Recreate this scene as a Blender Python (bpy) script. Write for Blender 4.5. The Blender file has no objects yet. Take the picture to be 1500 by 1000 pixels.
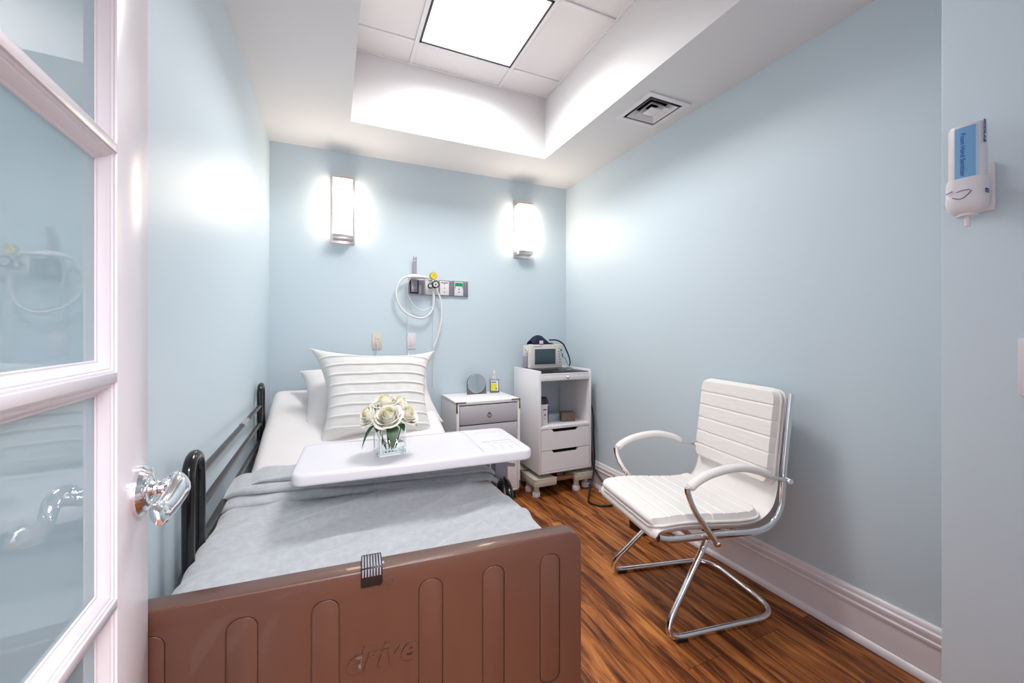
import bpy, bmesh, math, random
from mathutils import Vector, Matrix, noise
R = math.radians
random.seed(7)
C = bpy.context.scene.collection
SC = bpy.context.scene
H = 1.215                      # eye height

# ------------------------------------------------------------------ camera
cd = bpy.data.cameras.new('camera'); cam = bpy.data.objects.new('camera', cd); C.objects.link(cam)
cam.location = (0, 0, H); cam.rotation_euler = (R(90), 0, R(-23.85))
cd.sensor_width = 36; cd.lens = 595 / 1500 * 36; cd.shift_y = -14 / 1500
cd.clip_start = 0.02
SC.camera = cam
# ------------------------------------------------------------------ world / exposure
w = bpy.data.worlds.new('world'); SC.world = w; w.use_nodes = True
w.node_tree.nodes['Background'].inputs[0].default_value = (0.9, 0.93, 1, 1)
w.node_tree.nodes['Background'].inputs[1].default_value = 0.3
SC.view_settings.view_transform = 'Standard'; SC.view_settings.look = 'None'
SC.view_settings.gamma = 1; SC.view_settings.use_curve_mapping = False
SC.view_settings.exposure = 1.43
PANEL_E, SCONCE_E, HALL_FILL_E, FRONT_FILL_E = 8.4, 5.6, 36.0, 3.0
# area lights: the ceiling panel, plus two added fills behind the camera
def area(name, loc, rot, sx, sy, power, col=(1, 1, 1)):
    l = bpy.data.lights.new(name, 'AREA'); l.shape = 'RECTANGLE'; l.size = sx; l.size_y = sy
    l.energy = power; l.color = col
    o = bpy.data.objects.new(name, l); o.location = loc; o.rotation_euler = rot; C.objects.link(o); return o
area('hall_fill', (0.3, -0.85, 2.44), (0, 0, 0), 1.1, 0.9, HALL_FILL_E, (1, 0.97, 0.98))  # added overhead fill in the unseen hall, brightens the room through the doorway
pl_ = area('ceiling_panel_light', (.76, 2.1175, 2.925 - .008), (0, 0, 0), .555, .555, PANEL_E, (1, 0.985, 0.97)); pl_.data.spread = R(148)
area('hall_front_fill', (0.2, -1.62, 1.45), (R(90), 0, 0), 1.2, 1.6, FRONT_FILL_E, (0.98, 0.96, 1))  # added frontal fill before the hall's back wall, which has no window

# ------------------------------------------------------------------ materials
def srgb(r, g, b):
    f = lambda v: (v / 255 / 12.92) if v / 255 <= 0.04045 else ((v / 255 + 0.055) / 1.055) ** 2.4
    return (f(r), f(g), f(b), 1)
def mat(name, col, rough=0.5, metal=0.0, bump=0, scale=40, spec=0.5, var=0, coat=0, sheen=0, emis=0, stretch=None):
    m = bpy.data.materials.new(name); m.use_nodes = True; nt = m.node_tree; b = nt.nodes['Principled BSDF']
    b.inputs['Base Color'].default_value = col; b.inputs['Roughness'].default_value = rough
    b.inputs['Metallic'].default_value = metal; b.inputs['Specular IOR Level'].default_value = spec
    b.inputs['Coat Weight'].default_value = coat; b.inputs['Sheen Weight'].default_value = sheen
    if emis:
        b.inputs['Emission Color'].default_value = col; b.inputs['Emission Strength'].default_value = emis
    tc = nt.nodes.new('ShaderNodeTexCoord'); mp = nt.nodes.new('ShaderNodeMapping')
    if stretch: mp.inputs['Scale'].default_value = stretch
    n = nt.nodes.new('ShaderNodeTexNoise'); n.inputs['Scale'].default_value = scale; n.inputs['Detail'].default_value = 4
    nt.links.new(tc.outputs['Object'], mp.inputs[0]); nt.links.new(mp.outputs[0], n.inputs['Vector'])
    if bump:
        bp = nt.nodes.new('ShaderNodeBump'); bp.inputs['Strength'].default_value = bump; bp.inputs['Distance'].default_value = 0.002
        nt.links.new(n.outputs['Fac'], bp.inputs['Height']); nt.links.new(bp.outputs[0], b.inputs['Normal'])
    if var:
        mx = nt.nodes.new('ShaderNodeMix'); mx.data_type = 'RGBA'
        mx.inputs['A'].default_value = [c * (1 - var) for c in col[:3]] + [1]
        mx.inputs['B'].default_value = [min(1, c * (1 + var)) for c in col[:3]] + [1]
        nt.links.new(n.outputs['Fac'], mx.inputs['Factor']); nt.links.new(mx.outputs['Result'], b.inputs['Base Color'])
    return m
def glass_sheet(name, tint, ior=1.5):
    m = bpy.data.materials.new(name); m.use_nodes = True; nt = m.node_tree; nt.nodes.remove(nt.nodes['Principled BSDF'])
    o = nt.nodes['Material Output']; t = nt.nodes.new('ShaderNodeBsdfTransparent'); t.inputs[0].default_value = tint
    g = nt.nodes.new('ShaderNodeBsdfGlossy'); g.inputs['Roughness'].default_value = 0.0
    f = nt.nodes.new('ShaderNodeFresnel'); f.inputs[0].default_value = ior
    x = nt.nodes.new('ShaderNodeMixShader'); nt.links.new(f.outputs[0], x.inputs[0]); nt.links.new(t.outputs[0], x.inputs[1])
    nt.links.new(g.outputs[0], x.inputs[2]); nt.links.new(x.outputs[0], o.inputs[0]); return m
def glass_solid(name, col, ior=1.45, rough=0):
    m = bpy.data.materials.new(name); m.use_nodes = True; b = m.node_tree.nodes['Principled BSDF']
    b.inputs['Base Color'].default_value = col; b.inputs['Transmission Weight'].default_value = 1
    b.inputs['Roughness'].default_value = rough; b.inputs['IOR'].default_value = ior; return m
def emit(name, col, s):
    m = bpy.data.materials.new(name); m.use_nodes = True; nt = m.node_tree; nt.nodes.remove(nt.nodes['Principled BSDF'])
    e = nt.nodes.new('ShaderNodeEmission'); e.inputs[0].default_value = col; e.inputs[1].default_value = s
    nt.links.new(e.outputs[0], nt.nodes['Material Output'].inputs[0]); return m

def floor_material():
    m = bpy.data.materials.new('acacia_planks'); m.use_nodes = True; nt = m.node_tree; L = nt.links.new
    b = nt.nodes['Principled BSDF']; N = nt.nodes.new
    tc = N('ShaderNodeTexCoord'); sp = N('ShaderNodeSeparateXYZ'); L(tc.outputs['Object'], sp.inputs[0])
    cb = N('ShaderNodeCombineXYZ'); L(sp.outputs['Y'], cb.inputs[0]); L(sp.outputs['X'], cb.inputs[1])
    mp = N('ShaderNodeMapping'); mp.inputs['Location'].default_value = (0.1, -0.015, 0); L(cb.outputs[0], mp.inputs[0])
    br = N('ShaderNodeTexBrick'); br.offset = 0.37; br.inputs['Scale'].default_value = 1
    br.inputs['Brick Width'].default_value = 1.18; br.inputs['Row Height'].default_value = 0.165
    br.inputs['Mortar Size'].default_value = 0.0009; br.inputs['Mortar Smooth'].default_value = 0
    br.inputs['Color1'].default_value = (0, 0, 0, 1); br.inputs['Color2'].default_value = (1, 1, 1, 1); br.inputs['Mortar'].default_value = (.5, .5, .5, 1)
    L(mp.outputs[0], br.inputs['Vector'])
    add = N('ShaderNodeVectorMath'); add.operation = 'MULTIPLY_ADD'; L(br.outputs['Color'], add.inputs[0]); add.inputs[1].default_value = (7.3, 9.1, 0)
    mul = N('ShaderNodeVectorMath'); mul.operation = 'MULTIPLY'; L(mp.outputs[0], mul.inputs[0]); mul.inputs[1].default_value = (1.7, 19, 1)
    L(mul.outputs[0], add.inputs[2])
    n1 = N('ShaderNodeTexNoise'); n1.inputs['Scale'].default_value = 1.25; n1.inputs['Detail'].default_value = 6; n1.inputs['Roughness'].default_value = 0.62; n1.inputs['Distortion'].default_value = 1.1
    L(add.outputs[0], n1.inputs['Vector'])
    mul2 = N('ShaderNodeVectorMath'); mul2.operation = 'MULTIPLY'; L(add.outputs[0], mul2.inputs[0]); mul2.inputs[1].default_value = (1.6, 7, 1)
    n2 = N('ShaderNodeTexNoise'); n2.inputs['Scale'].default_value = 2.2; n2.inputs['Detail'].default_value = 5; L(mul2.outputs[0], n2.inputs['Vector'])
    ma = N('ShaderNodeMath'); ma.operation = 'MULTIPLY_ADD'; ma.inputs[1].default_value = 0.36; L(n2.outputs['Fac'], ma.inputs[0]); L(n1.outputs['Fac'], ma.inputs[2])
    ma3 = N('ShaderNodeMath'); ma3.operation = 'MULTIPLY_ADD'; ma3.inputs[1].default_value = 0.07; L(br.outputs['Color'], ma3.inputs[0]); L(ma.outputs[0], ma3.inputs[2])
    cr = N('ShaderNodeValToRGB'); L(ma3.outputs[0], cr.inputs[0]); e = cr.color_ramp.elements
    e[0].position = 0.49; e[0].color = srgb(46, 20, 10); e[1].position = 0.90; e[1].color = srgb(205, 135, 72)
    for p, c in ((0.59, (88, 44, 21)), (0.67, (128, 72, 34)), (0.77, (168, 100, 50))):
        k = e.new(p); k.color = srgb(*c)
    mx = N('ShaderNodeMix'); mx.data_type = 'RGBA'; L(br.outputs['Fac'], mx.inputs['Factor']); L(cr.outputs[0], mx.inputs['A'])
    mx.inputs['B'].default_value = srgb(50, 25, 14); L(mx.outputs['Result'], b.inputs['Base Color'])
    b.inputs['Roughness'].default_value = 0.42; b.inputs['Specular IOR Level'].default_value = 0.3
    bp = N('ShaderNodeBump'); bp.inputs['Strength'].default_value = 0.12; bp.inputs['Distance'].default_value = 0.001
    L(ma.outputs[0], bp.inputs['Height']); L(bp.outputs[0], b.inputs['Normal'])
    return m

M = {}
M['wall'] = mat('blue_wall_paint', srgb(206, 221, 230), 0.40, bump=0.06, scale=220, spec=0.4)
M['ceil'] = mat('white_ceiling_paint', srgb(230, 228, 229), 0.8, bump=0.03, scale=200, spec=0.2)
M['tile'] = mat('ceiling_tile', srgb(242, 238, 238), 0.95, bump=0.5, scale=260, spec=0.1)
M['grid'] = mat('grid_metal', srgb(240, 238, 240), 0.5)
M['trim'] = mat('white_trim_paint', srgb(240, 232, 237), 0.3, bump=0.02, scale=90)
M['door'] = mat('door_paint', srgb(226, 220, 227), 0.28, bump=0.05, scale=60, stretch=(1, 1, .1))
M['floor'] = floor_material()
def frosted(name, col):
    m = mat(name, col, 0.02, spec=0.9); nt = m.node_tree; b = nt.nodes['Principled BSDF']; b.inputs['IOR'].default_value = 2.1
    t = nt.nodes.new('ShaderNodeBsdfTranslucent'); t.inputs[0].default_value = col
    x = nt.nodes.new('ShaderNodeMixShader'); x.inputs[0].default_value = 0.35
    nt.links.new(b.outputs[0], x.inputs[1]); nt.links.new(t.outputs[0], x.inputs[2]); nt.links.new(x.outputs[0], nt.nodes['Material Output'].inputs[0]); return m
M['glass'] = frosted('frosted_pane', srgb(196, 220, 230))
M['chrome'] = mat('chrome', (0.86, 0.86, 0.88, 1), 0.06, 1.0)
M['nickel'] = mat('brushed_nickel', (0.72, 0.66, 0.64, 1), 0.3, 1.0)
M['steel'] = mat('satin_aluminium', srgb(150, 148, 156), 0.35, 0.7, bump=0.05, scale=60)
M['brown'] = mat('brown_plastic', srgb(86, 54, 42), 0.38, bump=0.10, scale=500, spec=0.5, coat=0.3)
M['black'] = mat('gloss_black_metal', srgb(14, 12, 14), 0.16, spec=0.6)
M['barmetal'] = mat('dark_bronze_bar', srgb(46, 40, 40), 0.28, 0.4)
M['blackp'] = mat('black_plastic', srgb(20, 19, 22), 0.35)
M['sheet'] = mat('white_sheet', srgb(228, 224, 224), 0.9, bump=0.15, scale=120, sheen=0.1, spec=0.1)
M['sham'] = mat('white_cotton', srgb(226, 224, 222), 0.9, bump=0.25, scale=180, sheen=0.1, spec=0.1, stretch=(1, 1, 3))
M['blanket'] = mat('grey_plush', srgb(174, 178, 183), 0.95, bump=1.0, scale=55, var=0.22, sheen=0.5, spec=0.1)
M['tablew'] = mat('white_moulded_plastic', srgb(222, 220, 226), 0.32, spec=0.45)
M['whitep'] = mat('white_plastic', srgb(228, 224, 228), 0.35)
M['ivory'] = mat('ivory_plastic', srgb(222, 212, 196), 0.4)
M['cab'] = mat('white_laminate', srgb(242, 240, 243), 0.35)
M['nsw'] = mat('nightstand_white', srgb(242, 240, 242), 0.4)
M['nsg'] = mat('nightstand_grey', srgb(200, 198, 205), 0.5, bump=0.1, scale=150, var=0.03)
M['bracket'] = mat('brass_bracket', srgb(170, 150, 135), 0.25, 0.9)
M['rust'] = mat('rusty_bar', srgb(150, 104, 80), 0.6, bump=0.3, scale=60, var=0.2)
M['beige'] = mat('beige_plastic', srgb(202, 196, 182), 0.5)
M['leather'] = mat('white_leather', srgb(246, 242, 239), 0.42, bump=0.12, scale=260, spec=0.4)
M['screen'] = mat('lcd_screen', srgb(62, 80, 90), 0.2)
M['mon'] = mat('monitor_case', srgb(218, 214, 210), 0.45)
M['teal'] = mat('teal_plastic', srgb(22, 120, 128), 0.4)
M['navy'] = mat('navy_nylon', srgb(22, 26, 58), 0.8, bump=0.3, scale=150)
M['purple'] = mat('purple_plastic', srgb(52, 18, 62), 0.35)
M['yellow'] = mat('yellow_dial', srgb(236, 216, 20), 0.4)
M['green'] = mat('green_plate', srgb(20, 150, 92), 0.4)
M['greyp'] = mat('grey_plastic', srgb(150, 148, 160), 0.45)
M['tube'] = mat('clear_white_tubing', srgb(232, 232, 230), 0.25)
M['dark'] = mat('dark_void', srgb(12, 12, 14), 0.8)
M['petal'] = mat('cream_petal', srgb(252, 249, 236), 0.6, bump=0.1, scale=90, sheen=0.2, spec=0.2)
M['petalc'] = mat('yellow_cream_petal', srgb(248, 243, 212), 0.6, bump=0.1, scale=90, sheen=0.2, spec=0.2)
M['leaf'] = mat('green_leaf', srgb(38, 84, 42), 0.4, bump=0.3, scale=60, var=0.25)
M['stem'] = mat('green_stem', srgb(76, 110, 56), 0.5)
M['vglass'] = glass_solid('vase_glass', (0.97, 1, 0.99, 1), 1.45)
M['water'] = glass_solid('water', (0.97, 0.97, 0.93, 1), 1.33)
M['gel'] = glass_sheet('clear_bottle', (0.82, 0.86, 0.84, 1), 1.4)
M['mirror'] = mat('mirror_silver', (0.82, 0.82, 0.84, 1), 0.03, 1.0)
M['mirbase'] = mat('taupe_base', srgb(108, 98, 104), 0.5)
M['blue'] = mat('blue_label', srgb(120, 176, 222), 0.4)
M['ltblue'] = mat('pale_blue_label', srgb(186, 212, 236), 0.4)
M['inkblue'] = mat('blue_ink', srgb(52, 62, 150), 0.5)
M['ink'] = mat('dark_ink', srgb(46, 46, 54), 0.5)
M['ventw'] = mat('vent_enamel', srgb(236, 232, 234), 0.45)
M['lens'] = emit('troffer_lens', (1, 1, 1, 1), 1.5)
M['opal'] = emit('opal_glass', (1, 0.84, 0.68, 1), SCONCE_E)
M['lframe'] = mat('dark_bronze_frame', srgb(62, 50, 60), 0.5)
M['foto'] = mat('printed_box', srgb(120, 96, 84), 0.5, var=0.6, scale=45)
M['boxblue'] = mat('pale_box', srgb(176, 190, 205), 0.5, var=0.25, scale=60)

# ------------------------------------------------------------------ mesh helpers
def merge(bm, other, mtx=None):
    if mtx is not None: bmesh.ops.transform(other, matrix=mtx, verts=other.verts)
    me = bpy.data.meshes.new('t'); other.to_mesh(me); other.free(); bm.from_mesh(me); bpy.data.meshes.remove(me)
    return bm
def box(x0, x1, y0, y1, z0, z1, r=0.0, seg=2, bm=None, mtx=None):
    t = bmesh.new()
    v = [t.verts.new((x, y, z)) for z in (z0, z1) for y in (y0, y1) for x in (x0, x1)]
    for f in ((0, 2, 3, 1), (4, 5, 7, 6), (0, 1, 5, 4), (2, 6, 7, 3), (0, 4, 6, 2), (1, 3, 7, 5)): t.faces.new([v[i] for i in f])
    if r > 0: bmesh.ops.bevel(t, geom=list(t.edges), offset=r, segments=seg, profile=0.5, affect='EDGES', clamp_overlap=True)
    if bm is None: bm = bmesh.new()
    return merge(bm, t, mtx)
def catmull(pts, n=8, closed=False):
    P = [Vector(p) for p in pts]; out = []; m = len(P)
    rng = m if closed else m - 1
    for i in range(rng):
        p0 = P[(i - 1) % m] if closed or i > 0 else P[0] * 2 - P[1]
        p1 = P[i]; p2 = P[(i + 1) % m]
        p3 = P[(i + 2) % m] if closed or i + 2 < m else P[-1] * 2 - P[-2]
        for k in range(n):
            t = k / n
            out.append(0.5 * ((2 * p1) + (-p0 + p2) * t + (2 * p0 - 5 * p1 + 4 * p2 - p3) * t * t + (-p0 + 3 * p1 - 3 * p2 + p3) * t ** 3))
    if not closed: out.append(P[-1])
    return out
def fillet(pts, r, n=6):
    P = [Vector(p) for p in pts]; out = [P[0]]
    for i in range(1, len(P) - 1):
        a, b, c = P[i - 1], P[i], P[i + 1]
        d1 = (a - b); d2 = (c - b); rr = min(r, d1.length * .49, d2.length * .49)
        s = b + d1.normalized() * rr; e = b + d2.normalized() * rr
        for k in range(n + 1):
            t = k / n; out.append(s * (1 - t) ** 2 + b * 2 * t * (1 - t) + e * t * t)
    out.append(P[-1]); return out
def tube(pts, r, seg=12, closed=False, bm=None, squash=None, radii=None):
    if bm is None: bm = bmesh.new()
    P = [Vector(p) for p in pts]; n = len(P); T = []
    for i in range(n):
        a = P[(i - 1) % n] if closed or i else P[0]; b = P[(i + 1) % n] if closed or i < n - 1 else P[-1]
        T.append((b - a).normalized())
    up = Vector((0, 0, 1)) if abs(T[0].z) < .9 else Vector((0, 1, 0))
    N = (up - T[0] * up.dot(T[0])).normalized(); rings = []
    for i in range(n):
        N = (N - T[i] * N.dot(T[i])).normalized(); B = T[i].cross(N); ring = []
        rr = radii[i] if radii else r
        for k in range(seg):
            a = 2 * math.pi * k / seg; q = squash or (1, 1)
            ring.append(bm.verts.new(P[i] + N * math.cos(a) * rr * q[0] + B * math.sin(a) * rr * q[1]))
        rings.append(ring)
    for i in range(n if closed else n - 1):
        A, Bq = rings[i], rings[(i + 1) % n]
        for k in range(seg): bm.faces.new((A[k], A[(k + 1) % seg], Bq[(k + 1) % seg], Bq[k]))
    if not closed:
        bm.faces.new(rings[0][::-1]); bm.faces.new(rings[-1])
    return bm
def lathe(prof, seg=24, mtx=None, bm=None):
    t = bmesh.new(); rings = []
    for r, z in prof:
        if r < 1e-6: rings.append([t.verts.new((0, 0, z))])
        else: rings.append([t.verts.new((r * math.cos(2 * math.pi * k / seg), r * math.sin(2 * math.pi * k / seg), z)) for k in range(seg)])
    for a, b in zip(rings, rings[1:]):
        for k in range(seg):
            f = [a[k % len(a)], a[(k + 1) % len(a)], b[(k + 1) % len(b)], b[k % len(b)]]
            u = []
            for q in f:
                if q not in u: u.append(q)
            if len(u) > 2: t.faces.new(u)
    if len(rings[0]) > 1: t.faces.new(rings[0][::-1])
    if len(rings[-1]) > 1: t.faces.new(rings[-1])
    if bm is None: bm = bmesh.new()
    return merge(bm, t, mtx)
def prism(poly, d0, d1, axis='z', bm=None, r=0, mtx=None):
    """extrude 2D poly from d0 to d1; axis z:(x,y) y:(x,z) x:(y,z)"""
    t = bmesh.new()
    f = {'z': lambda p, d: (p[0], p[1], d), 'y': lambda p, d: (p[0], d, p[1]), 'x': lambda p, d: (d, p[0], p[1])}[axis]
    a = [t.verts.new(f(p, d0)) for p in poly]; b = [t.verts.new(f(p, d1)) for p in poly]; n = len(poly)
    f0 = t.faces.new(a); f1 = t.faces.new(b[::-1])
    for i in range(n): t.faces.new((a[i], b[i], b[(i + 1) % n], a[(i + 1) % n]))
    bmesh.ops.recalc_face_normals(t, faces=t.faces)
    if r: bmesh.ops.bevel(t, geom=list(set(f0.edges) | set(f1.edges)), offset=r, segments=3, profile=.5, affect='EDGES', clamp_overlap=True)
    if bm is None: bm = bmesh.new()
    return merge(bm, t, mtx)
def rrect(x0, x1, y0, y1, r, n=6):
    out = []
    for cx, cy, a in ((x1 - r, y1 - r, 0), (x0 + r, y1 - r, 90), (x0 + r, y0 + r, 180), (x1 - r, y0 + r, 270)):
        for k in range(n + 1):
            t = R(a + 90 * k / n); out.append((cx + r * math.cos(t), cy + r * math.sin(t)))
    return out
def grid(fn, nu, nv, bm=None, closeu=False):
    if bm is None: bm = bmesh.new()
    V = [[bm.verts.new(fn(i / nu, j / nv)) for j in range(nv + 1)] for i in range(nu + 1)]
    for i in range(nu):
        for j in range(nv): bm.faces.new((V[i][j], V[i + 1][j], V[i + 1][j + 1], V[i][j + 1]))
    return bm
def build(name, bm, m, parent=None, kind=None, flat=False, ang=38, world=False):
    bmesh.ops.remove_doubles(bm, verts=bm.verts, dist=1e-6)
    bmesh.ops.recalc_face_normals(bm, faces=bm.faces)
    me = bpy.data.meshes.new(name); bm.to_mesh(me); bm.free()
    if not flat:
        for p in me.polygons: p.use_smooth = True
        me.set_sharp_from_angle(angle=R(ang))
    me.materials.append(M[m] if isinstance(m, str) else m)
    o = bpy.data.objects.new(name, me); C.objects.link(o)
    if parent is not None:
        o.parent = parent
        if world:
            root = parent
            while root.parent: root = root.parent
            mtx = Matrix.Translation(root.location) @ root.rotation_euler.to_matrix().to_4x4()
            me.transform(mtx.inverted())
    if kind: o['kind'] = kind
    return o
def thing(name, label, cat, loc=(0, 0, 0), rz=0, group=None):
    o = bpy.data.objects.new(name, None); o.empty_display_size = 0.05; C.objects.link(o); o.location = loc; o.rotation_euler = (0, 0, rz)
    o['label'] = label; o['category'] = cat
    if group: o['group'] = group
    return o
def tag(o, label, cat, group=None):
    o['label'] = label; o['category'] = cat
    if group: o['group'] = group
    return o
def recentre(o, p):
    o.data.transform(Matrix.Translation(-Vector(p))); o.location = p
    return o
def text_bm(s, size, depth, shear=0, mtx=None, align='CENTER', bold=0.0, spacing=1.0):
    cu = bpy.data.curves.new('t', 'FONT'); cu.body = s; cu.size = size; cu.extrude = depth; cu.shear = shear; cu.align_x = align; cu.align_y = 'CENTER'; cu.offset = bold; cu.space_character = spacing
    cu.resolution_u = 3
    o = bpy.data.objects.new('t', cu); C.objects.link(o); dg = bpy.context.evaluated_depsgraph_get(); dg.update()
    me = bpy.data.meshes.new_from_object(o.evaluated_get(dg)); bm = bmesh.new(); bm.from_mesh(me)
    bpy.data.objects.remove(o); bpy.data.curves.remove(cu); bpy.data.meshes.remove(me)
    if mtx is not None: bmesh.ops.transform(bm, matrix=mtx, verts=bm.verts)
    return bm
def cut(o, cutter_bm):
    me = bpy.data.meshes.new('c'); bmesh.ops.recalc_face_normals(cutter_bm, faces=cutter_bm.faces); cutter_bm.to_mesh(me); cutter_bm.free()
    c = bpy.data.objects.new('c', me); C.objects.link(c); c.parent = o.parent
    md = o.modifiers.new('b', 'BOOLEAN'); md.operation = 'DIFFERENCE'; md.object = c; md.solver = 'EXACT'
    dg = bpy.context.evaluated_depsgraph_get(); dg.update()
    nm = bpy.data.meshes.new_from_object(o.evaluated_get(dg)); o.modifiers.clear(); old = o.data; nm.name = o.name
    o.data = nm; bpy.data.meshes.remove(old); bpy.data.objects.remove(c); bpy.data.meshes.remove(me)
    for p in nm.polygons: p.use_smooth = True
    nm.set_sharp_from_angle(angle=R(30))
TR = Matrix.Translation
ROT = lambda a, ax: Matrix.Rotation(R(a), 4, ax)
FACE_S = ROT(90, 'X')          # lay a text so that it faces -Y
FACE_W = ROT(-90, 'Z') @ ROT(90, 'X')   # faces -X

# ------------------------------------------------------------------ room shell
XL, XR, YB, ZC = -0.382, 1.905, 3.117, 2.486
ZT = 2.925; TX0, TX1, TY0, TY1 = 0.10, 1.43, 0.30, 2.637
XN, YN = 1.25, 0.445           # near wall with dispenser
HZ = 2.486
build('floor', box(-1.6, 2.3, -1.9, YB + .12, -0.05, 0), 'floor', kind='structure')
build('wall_back', box(XL - .12, XR + .12, YB, YB + .12, 0, 3.1), 'wall', kind='structure')
build('wall_left', box(XL - .12, XL, -0.12, YB, 0, ZC + .05), 'wall', kind='structure')
build('wall_right', box(XR, XR + .12, YN - .05, YB, 0, ZC + .05), 'wall', kind='structure')
build('wall_near', box(XN, XR + .12, -0.12, YN, 0, ZC + .05, 0.004), 'wall', kind='structure')
b = box(XL - .12, -0.29, -0.13, 0.0, 0, HZ); box(0.62, XN, -0.13, -0.001, 0, HZ, bm=b); box(-0.29, 0.62, -0.13, 0.0, 2.06, HZ, bm=b)
build('wall_front', b, 'wall', kind='structure')
b = box(-1.6, -1.5, -1.8, -0.13, 0, HZ); box(2.1, 2.2, -1.8, -0.13, 0, HZ, bm=b); box(-1.6, 2.2, -1.9, -1.8, 0, HZ, bm=b)
box(-1.5, XL - .12, -0.13, -0.05, 0, HZ, bm=b); box(XR + .12, 2.2, -0.13, -0.05, 0, HZ, bm=b)
build('wall_hall', b, 'ceil', kind='structure')
b = box(-1.6, 2.2, -1.9, -0.13, HZ, HZ + .08)
VX0, VX1, VY0, VY1 = 1.553, 1.808, 1.683, 1.938      # vent opening
box(XL - .12, TX0, -.13, YB, ZC, ZC + .05, bm=b); box(TX0, TX1, -.13, TY0, ZC, ZC + .05, bm=b); box(TX0, TX1, TY1, YB, ZC, ZC + .05, bm=b)
box(TX1, VX0, -.13, YB, ZC, ZC + .05, bm=b); box(VX1, XR + .12, -.13, YB, ZC, ZC + .05, bm=b)
box(VX0, VX1, -.13, VY0, ZC, ZC + .05, bm=b); box(VX0, VX1, VY1, YB, ZC, ZC + .05, bm=b)
# tray upstands and lid
box(TX0 - .02, TX0, TY0, TY1, ZC + .05, ZT + .04, bm=b); box(TX1, TX1 + .02, TY0, TY1, ZC + .05, ZT + .04, bm=b)
box(TX0 - .02, TX1 + .02, TY0 - .02, TY0, ZC + .05, ZT + .04, bm=b); box(TX0 - .02, TX1 + .02, TY1, TY1 + .02, ZC + .05, ZT + .04, bm=b)
box(TX0 - .02, TX1 + .02, TY0 - .02, TY1 + .02, ZT + .04, ZT + .08, bm=b)
build('ceiling', b, 'ceil', kind='structure', flat=True)
# baseboards
BB = [(0, 0), (.026, 0), (.027, .012), (.022, .022), (.014, .028), (.014, .134), (.020, .138), (.021, .146), (.016, .149), (.017, .158), (.021, .166), (.020, .176), (.013, .181), (.014, .186), (.011, .197), (.006, .201), (0, .201)]
build('baseboard_right', prism([(XR - a, z) for a, z in BB], YN + .001, YB, 'y', mtx=None), 'trim', kind='structure')
build('baseboard_back', prism([(YB - a, z) for a, z in BB], XL, XR - .02, 'x'), 'trim', kind='structure')
build('baseboard_left', prism([(XL + a * .45, z) for a, z in BB], 1.08, YB - .027, 'y'), 'trim', kind='structure')
build('baseboard_near', prism([(XN - a, z) for a, z in BB], 0.0, YN, 'y'), 'trim', kind='structure')
# door casing around the opening behind the camera
b = box(-0.30, -0.262, -0.14, 0.005, 0, 2.06, .003); box(0.60, 0.638, -0.14, 0.005, 0, 2.06, .003, bm=b); box(-0.30, .638, -0.14, 0.005, 2.03, 2.068, .003, bm=b)
build('trim_1', b, 'trim', kind='structure')

# ------------------------------------------------------------------ tray ceiling grid, tiles and light
GX = [TX0, 0.455, 1.065, TX1]; GY = [TY0, 0.605, 1.21, 1.815, 2.42, TY1]
g = thing('ceiling_grid', 'white metal grid of the dropped ceiling inside the recessed tray', 'ceiling grid', (0.76, 1.5, ZT))
def gbar(x0, x1, y0, y1):
    return build('grid_bar', box(x0, x1, y0, y1, ZT - .004, ZT + .02, .001), 'grid', g, world=True)
for x in GX[1:3]: gbar(x - .012, x + .012, TY0 + .013, TY1 - .013)
for y in GY[1:5]:
    for i in range(3): gbar(GX[i] + .0135, GX[i + 1] - .0135, y - .012, y + .012)
gbar(TX0 - .002, TX0 + .013, TY0 + .013, TY1 - .013); gbar(TX1 - .013, TX1 + .002, TY0 + .013, TY1 - .013); gbar(TX0 - .002, TX1 + .002, TY0 - .002, TY0 + .0125); gbar(TX0 - .002, TX1 + .002, TY1 - .0125, TY1 + .002)
TL = {(0, 4): 'narrow white ceiling tile at the tray back, left of the light panel', (1, 4): 'narrow white ceiling tile directly behind the light panel',
      (2, 4): 'small white ceiling tile in the back right corner of the tray', (0, 3): 'large white ceiling tile along the left side of the light panel',
      (2, 3): 'large white ceiling tile along the right side of the light panel', (2, 2): 'white ceiling tile at the top edge of the picture, in front of the tile right of the light panel'}
for i in range(3):
    for j in range(5):
        if (i, j) == (1, 3): continue
        x0, x1, y0, y1 = GX[i] + .0125, GX[i + 1] - .0125, GY[j] + .0125, GY[j + 1] - .0125
        t = build('ceiling_tile', box(x0, x1, y0, y1, ZT + .003, ZT + .018, .002), 'tile', flat=True)
        recentre(t, ((x0 + x1) / 2, (y0 + y1) / 2, ZT + .003))
        tag(t, TL.get((i, j), 'white ceiling tile nearer the doorway than the light panel'), 'ceiling tile', 'ceiling tiles in the recessed tray')
p = thing('ceiling_light', 'bright square flat light panel with thin dark edge in the recessed ceiling', 'ceiling light', (.757, 2.12, ZT))
x0, x1, y0, y1 = .4685, 1.0515, 1.8285, 2.4065
build('diffuser', box(x0 + .011, x1 - .011, y0 + .011, y1 - .011, ZT - .001, ZT + .008), 'lens', p, world=True)
b = box(x0, x1, y0, y0 + .011, ZT - .006, ZT + .01); box(x0, x1, y1 - .011, y1, ZT - .006, ZT + .01, bm=b); box(x0, x0 + .011, y0, y1, ZT - .006, ZT + .01, bm=b); box(x1 - .011, x1, y0, y1, ZT - .006, ZT + .01, bm=b)
build('frame', b, 'lframe', p, world=True)

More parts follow.
